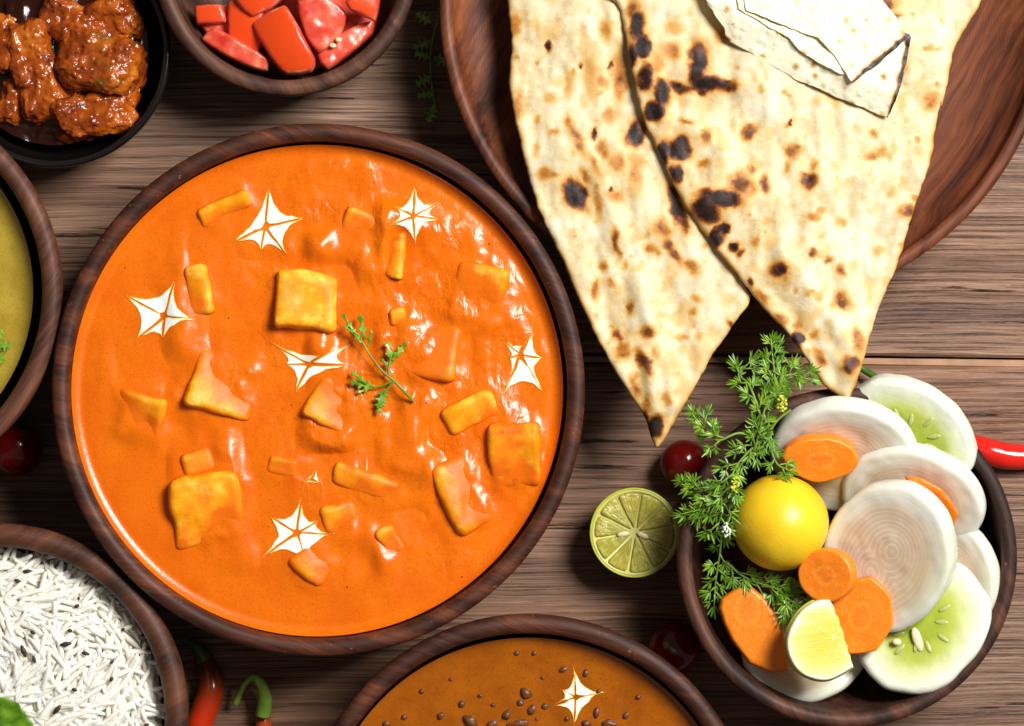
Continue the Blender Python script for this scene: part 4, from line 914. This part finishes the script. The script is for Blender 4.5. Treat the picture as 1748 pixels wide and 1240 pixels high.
def coriander(root, stems, leaves, mat, z0):
    st = []
    for pth, r0, r1 in stems:
        q = spline([tuple(P(*p)) for p in pth], 6); st.append(tube([Vector(a)-root.location for a in q], list(np.linspace(LN(r0), LN(r1), len(q))), 6))
    if st:
        v, f = joinm(st); link('stem', mesh('stem', v, f), root, M['stem_light'])
    for (px, py, z, ang, L, W, lob) in leaves:
        d = np.array([math.cos(R_(ang)), math.sin(R_(ang))]); n_ = np.array([-d[1], d[0]]); o = np.array(P(px, py, z))[:2]
        out = [(0, -.05)]
        sd = []
        for i in range(lob):
            t = .12+.80*(i+.5)/lob; w_ = W*math.sin(math.pi*min(1, t*.9+.12))**.7
            sd += [(t-.05, .35*w_), (t+.10/lob*2, w_), (t+.16/lob*2, .75*w_), (t+.4/lob*.8, .42*w_)]
        pl = [(0, -.06)]+[(a, -b) for a, b in sd]+[(1, 0)]+[(a, b) for a, b in sd[::-1]]+[(0, .06)]
        pts = np.array([o+d*LN(L)*a+n_*LN(L)*b for a, b in pl])
        r = slab(pts, LN(3), .0004, .0003, lambda q: z+.0009*fbm(q, 160, 2, int(px))+.12*np.abs((q-o)@n_))
        if r is None: continue
        v, f, _, _ = r; link('leaf', mesh('leaf', v-np.array(root.location), f), root, mat)
cz = GZ+.006
co = empty('coriander_sprig', P(660, 630, GZ), 'small green coriander sprig laid on the middle of the orange gravy', 'herb')
coriander(co, [([(706,686,GZ+.003),(690,668,cz),(672,650,cz),(655,636,cz),(640,618,cz),(625,596,cz),(615,578,cz)],2.6,1.3),([(662,642,cz),(664,625,cz),(668,608,cz)],2,1.2),([(668,650,cz),(650,660,cz-.001),(632,660,cz-.001)],2,1.2),([(672,652,cz),(662,664,cz-.001),(655,672,cz-.001)],2,1.2)],
 [(618,586,cz,128,42,.16,3),(606,568,cz,125,40,.13,2),(622,580,cz,100,44,.18,2),(612,572,cz,150,30,.16,2),(628,592,cz,78,30,.15,2),(668,620,cz,100,38,.22,2),(669,616,cz,52,40,.20,3),(668,628,cz,140,24,.2,2),(640,661,cz-.001,168,44,.24,3),(626,656,cz-.001,140,34,.2,2),(634,662,cz-.001,200,26,.2,2),(658,664,cz-.001,248,36,.34,3),(652,672,cz-.001,262,34,.28,3),(660,668,cz-.001,222,26,.26,2)], M['leaf'], cz)
c2 = empty('coriander_leaf', P(0, 590, DZ), 'green coriander leaf on the yellow dal at the left edge', 'herb')
coriander(c2, [([(-30,600,DZ+.004),(-8,592,DZ+.004)],2,1.5)], [(-12,590,DZ+.004,60,30,.4,3),(-10,590,DZ+.004,0,30,.42,3),(-12,592,DZ+.004,-60,34,.4,3)], M['leaf'], DZ)
mint = empty('mint_leaf', P(0, 1215, .06), 'mint leaf tip on the rice at the lower left corner', 'herb')
_pm = PX([(-70,1200),(-30,1186),(0,1190),(14,1191),(20,1197),(32,1199),(37,1208),(40,1214),(47,1221),(48,1229),(57,1236),(58,1246),(50,1262),(20,1282),(-40,1286),(-80,1250)], .067)
_ml = np.array(P(-75, 1215, .067))[:2]; _md = np.array(P(62, 1250, .067))[:2]-_ml; _md /= np.linalg.norm(_md); _mn = np.array([-_md[1], _md[0]])
_v, _f, _, _ = slab(_pm, LN(4), .0007, .0004, lambda q: .067+.16*np.abs((q-_ml)@_mn)-.0007*np.exp(-(np.sin(((q-_ml)@_md-.8*np.abs((q-_ml)@_mn))*520)/.35)**2)+.0006*fbm(q, 120, 2, 3))
link('leaf', mesh('leaf', _v-np.array(mint.location), _f), mint, M['leaf'])
hb = empty('coriander_bunch', P(735, 90, .0), 'dark coriander sprig in the shadow left of the wooden plate', 'herb')
coriander(hb, [([(760,10,.004),(740,60,.006),(735,120,.006),(742,180,.005)],2.5,1.5)], [(738,40,.006,150,34,.4,3),(736,70,.006,200,34,.4,3),(735,100,.007,160,30,.4,3),(737,130,.007,210,32,.4,3),(741,160,.006,190,30,.4,3),(745,30,.007,40,34,.4,3),(740,100,.006,-10,34,.4,3),(742,178,.006,250,34,.4,3)], M['leaf'], 0)

# ------------------------------------------------------------------ rice
RZ = .050; RC = P(-10, 1225, RZ); RR = LN(286, RZ)
def rice_h(x, y):
    r = np.hypot(x-RC.x, y-RC.y)/RR; return .040+.022*np.clip(1-r**2.4, 0, 1)
rice = empty('rice_heap', (RC.x, RC.y, .04), 'heap of cooked white basmati rice with cumin seeds', 'rice')
v, f = disc(RR*.985, 40, 96, lambda q: rice_h(q[:, 0], q[:, 1])-.0012+.0012*fbm(q, 220, 2, 2), RC.x, RC.y); v[:, 2] -= .04
link('rice_bed', mesh('rice_bed', v, f), rice, M['rice_bed'])
def grain(bend, L=.0112, r=.00128):
    pts = []; rad = []
    for t in np.linspace(0, 1, 7):
        pts.append(Vector(((t-.5)*L, bend*L*(t-.5)**2, 0))); rad.append(r*(math.sin(math.pi*(t*.94+.03))**.30)*.98)
    return tube(pts, rad, 6)
GM = []
for b, L in ((.1, .0160), (.35, .0168), (-.3, .0150), (.55, .0156), (.2, .0180), (.2, .0110)):
    vv, ff = grain(b, L); me = mesh('rice_grain', vv, ff); me.materials.append(M['rice']); me.polygons.foreach_set('use_smooth', [True]*len(me.polygons)); GM.append((me, vv, ff))
cnt = 0; rest = []
N = 2300; spots = []
r_ = random.Random(3)
while len(spots) < N:
    x, y = r_.uniform(-1, 1), r_.uniform(-1, 1)
    if x*x+y*y < .985: spots.append((x*RR+RC.x, y*RR+RC.y))
lay = [r_.random() for _ in spots]
order = sorted(range(N), key=lambda i: -lay[i])
for i in order:
    x, y = spots[i]; zz = float(rice_h(x, y))+.0032*lay[i]**1.5-.0010
    g_, vv, ff = GM[r_.randrange(6)]; an = 1.9+2.2*math.sin(x*45+1)*math.cos(y*38)+r_.gauss(0, .45) if r_.random() < .75 else r_.uniform(0, 6.28)
    e = (r_.uniform(0, 6.28), r_.gauss(0, .14), an)
    px = x/(S*(1-zz/H))+874; py = 620-y/(S*(1-zz/H))
    if cnt < 290 and px > -5 and py < 1245 and lay[i] > .45:
        cnt += 1; o = bpy.data.objects.new('rice_grain', g_); COL.objects.link(o); o.parent = rice; o.location = Vector((x, y, zz))-rice.location; o.rotation_euler = e
    else:
        m = Matrix.Translation((x-RC.x, y-RC.y, zz-.04)) @ Vector(e).to_track_quat('X', 'Z').to_matrix().to_4x4() if False else Matrix.LocRotScale(Vector((x-RC.x, y-RC.y, zz-.04)), __import__('mathutils').Euler(e), None)
        a = np.array(m); rest.append((vv@a[:3, :3].T+a[:3, 3], ff))
v, f = joinm(rest); tag(link('grain_mass', mesh('grain_mass', v, f), rice, M['rice']), kind='stuff')
CL = {0: 'long cumin seed nearest the top of the rice heap', 1: 'shorter cumin seed just below the topmost one', 3: 'long level cumin seed in the middle of the rice', 4: 'longest steep cumin seed on the left of the rice', 5: 'steep cumin seed just right of the longest one', 9: 'slanted cumin seed above the mint leaf tip', 14: 'cumin seed at the bottom right of the rice'}
for i, (px, py, L, rt) in enumerate([(48,976,18,-5),(30,992,12,-20),(56,1080,10,-30),(112,1100,20,10),(40,1112,22,-70),(58,1126,14,-75),(119,1077,9,0),(131,1035,10,30),(146,1116,14,-10),(97,1212,20,50),(190,1130,9,20),(127,1178,10,-15),(134,1022,5,0),(210,1075,7,40),(250,1238,9,10),(190,1160,9,60)]):
    p = P(px, py, .06); z = float(rice_h(p.x, p.y))+.0052
    vv, ff = lathe([(0, -1)]+[(math.cos(t)**1.2*(1+.12*math.cos(6*t)), math.sin(t)) for t in np.linspace(-1.3, 1.3, 8)]+[(0, 1)], 8)
    vv = vv[:, [2, 0, 1]]*np.array([LN(L)/2, LN(max(3.2, L*.2)), LN(3)])
    tag(link('cumin_seed', mesh('cumin_seed', vv, ff), None, M['cumin'], loc=P(px, py, z), rot=(0, 0, R_(rt))), CL.get(i, 'dark cumin seed lying on the white rice'), 'cumin seed', 'cumin seeds on the rice')
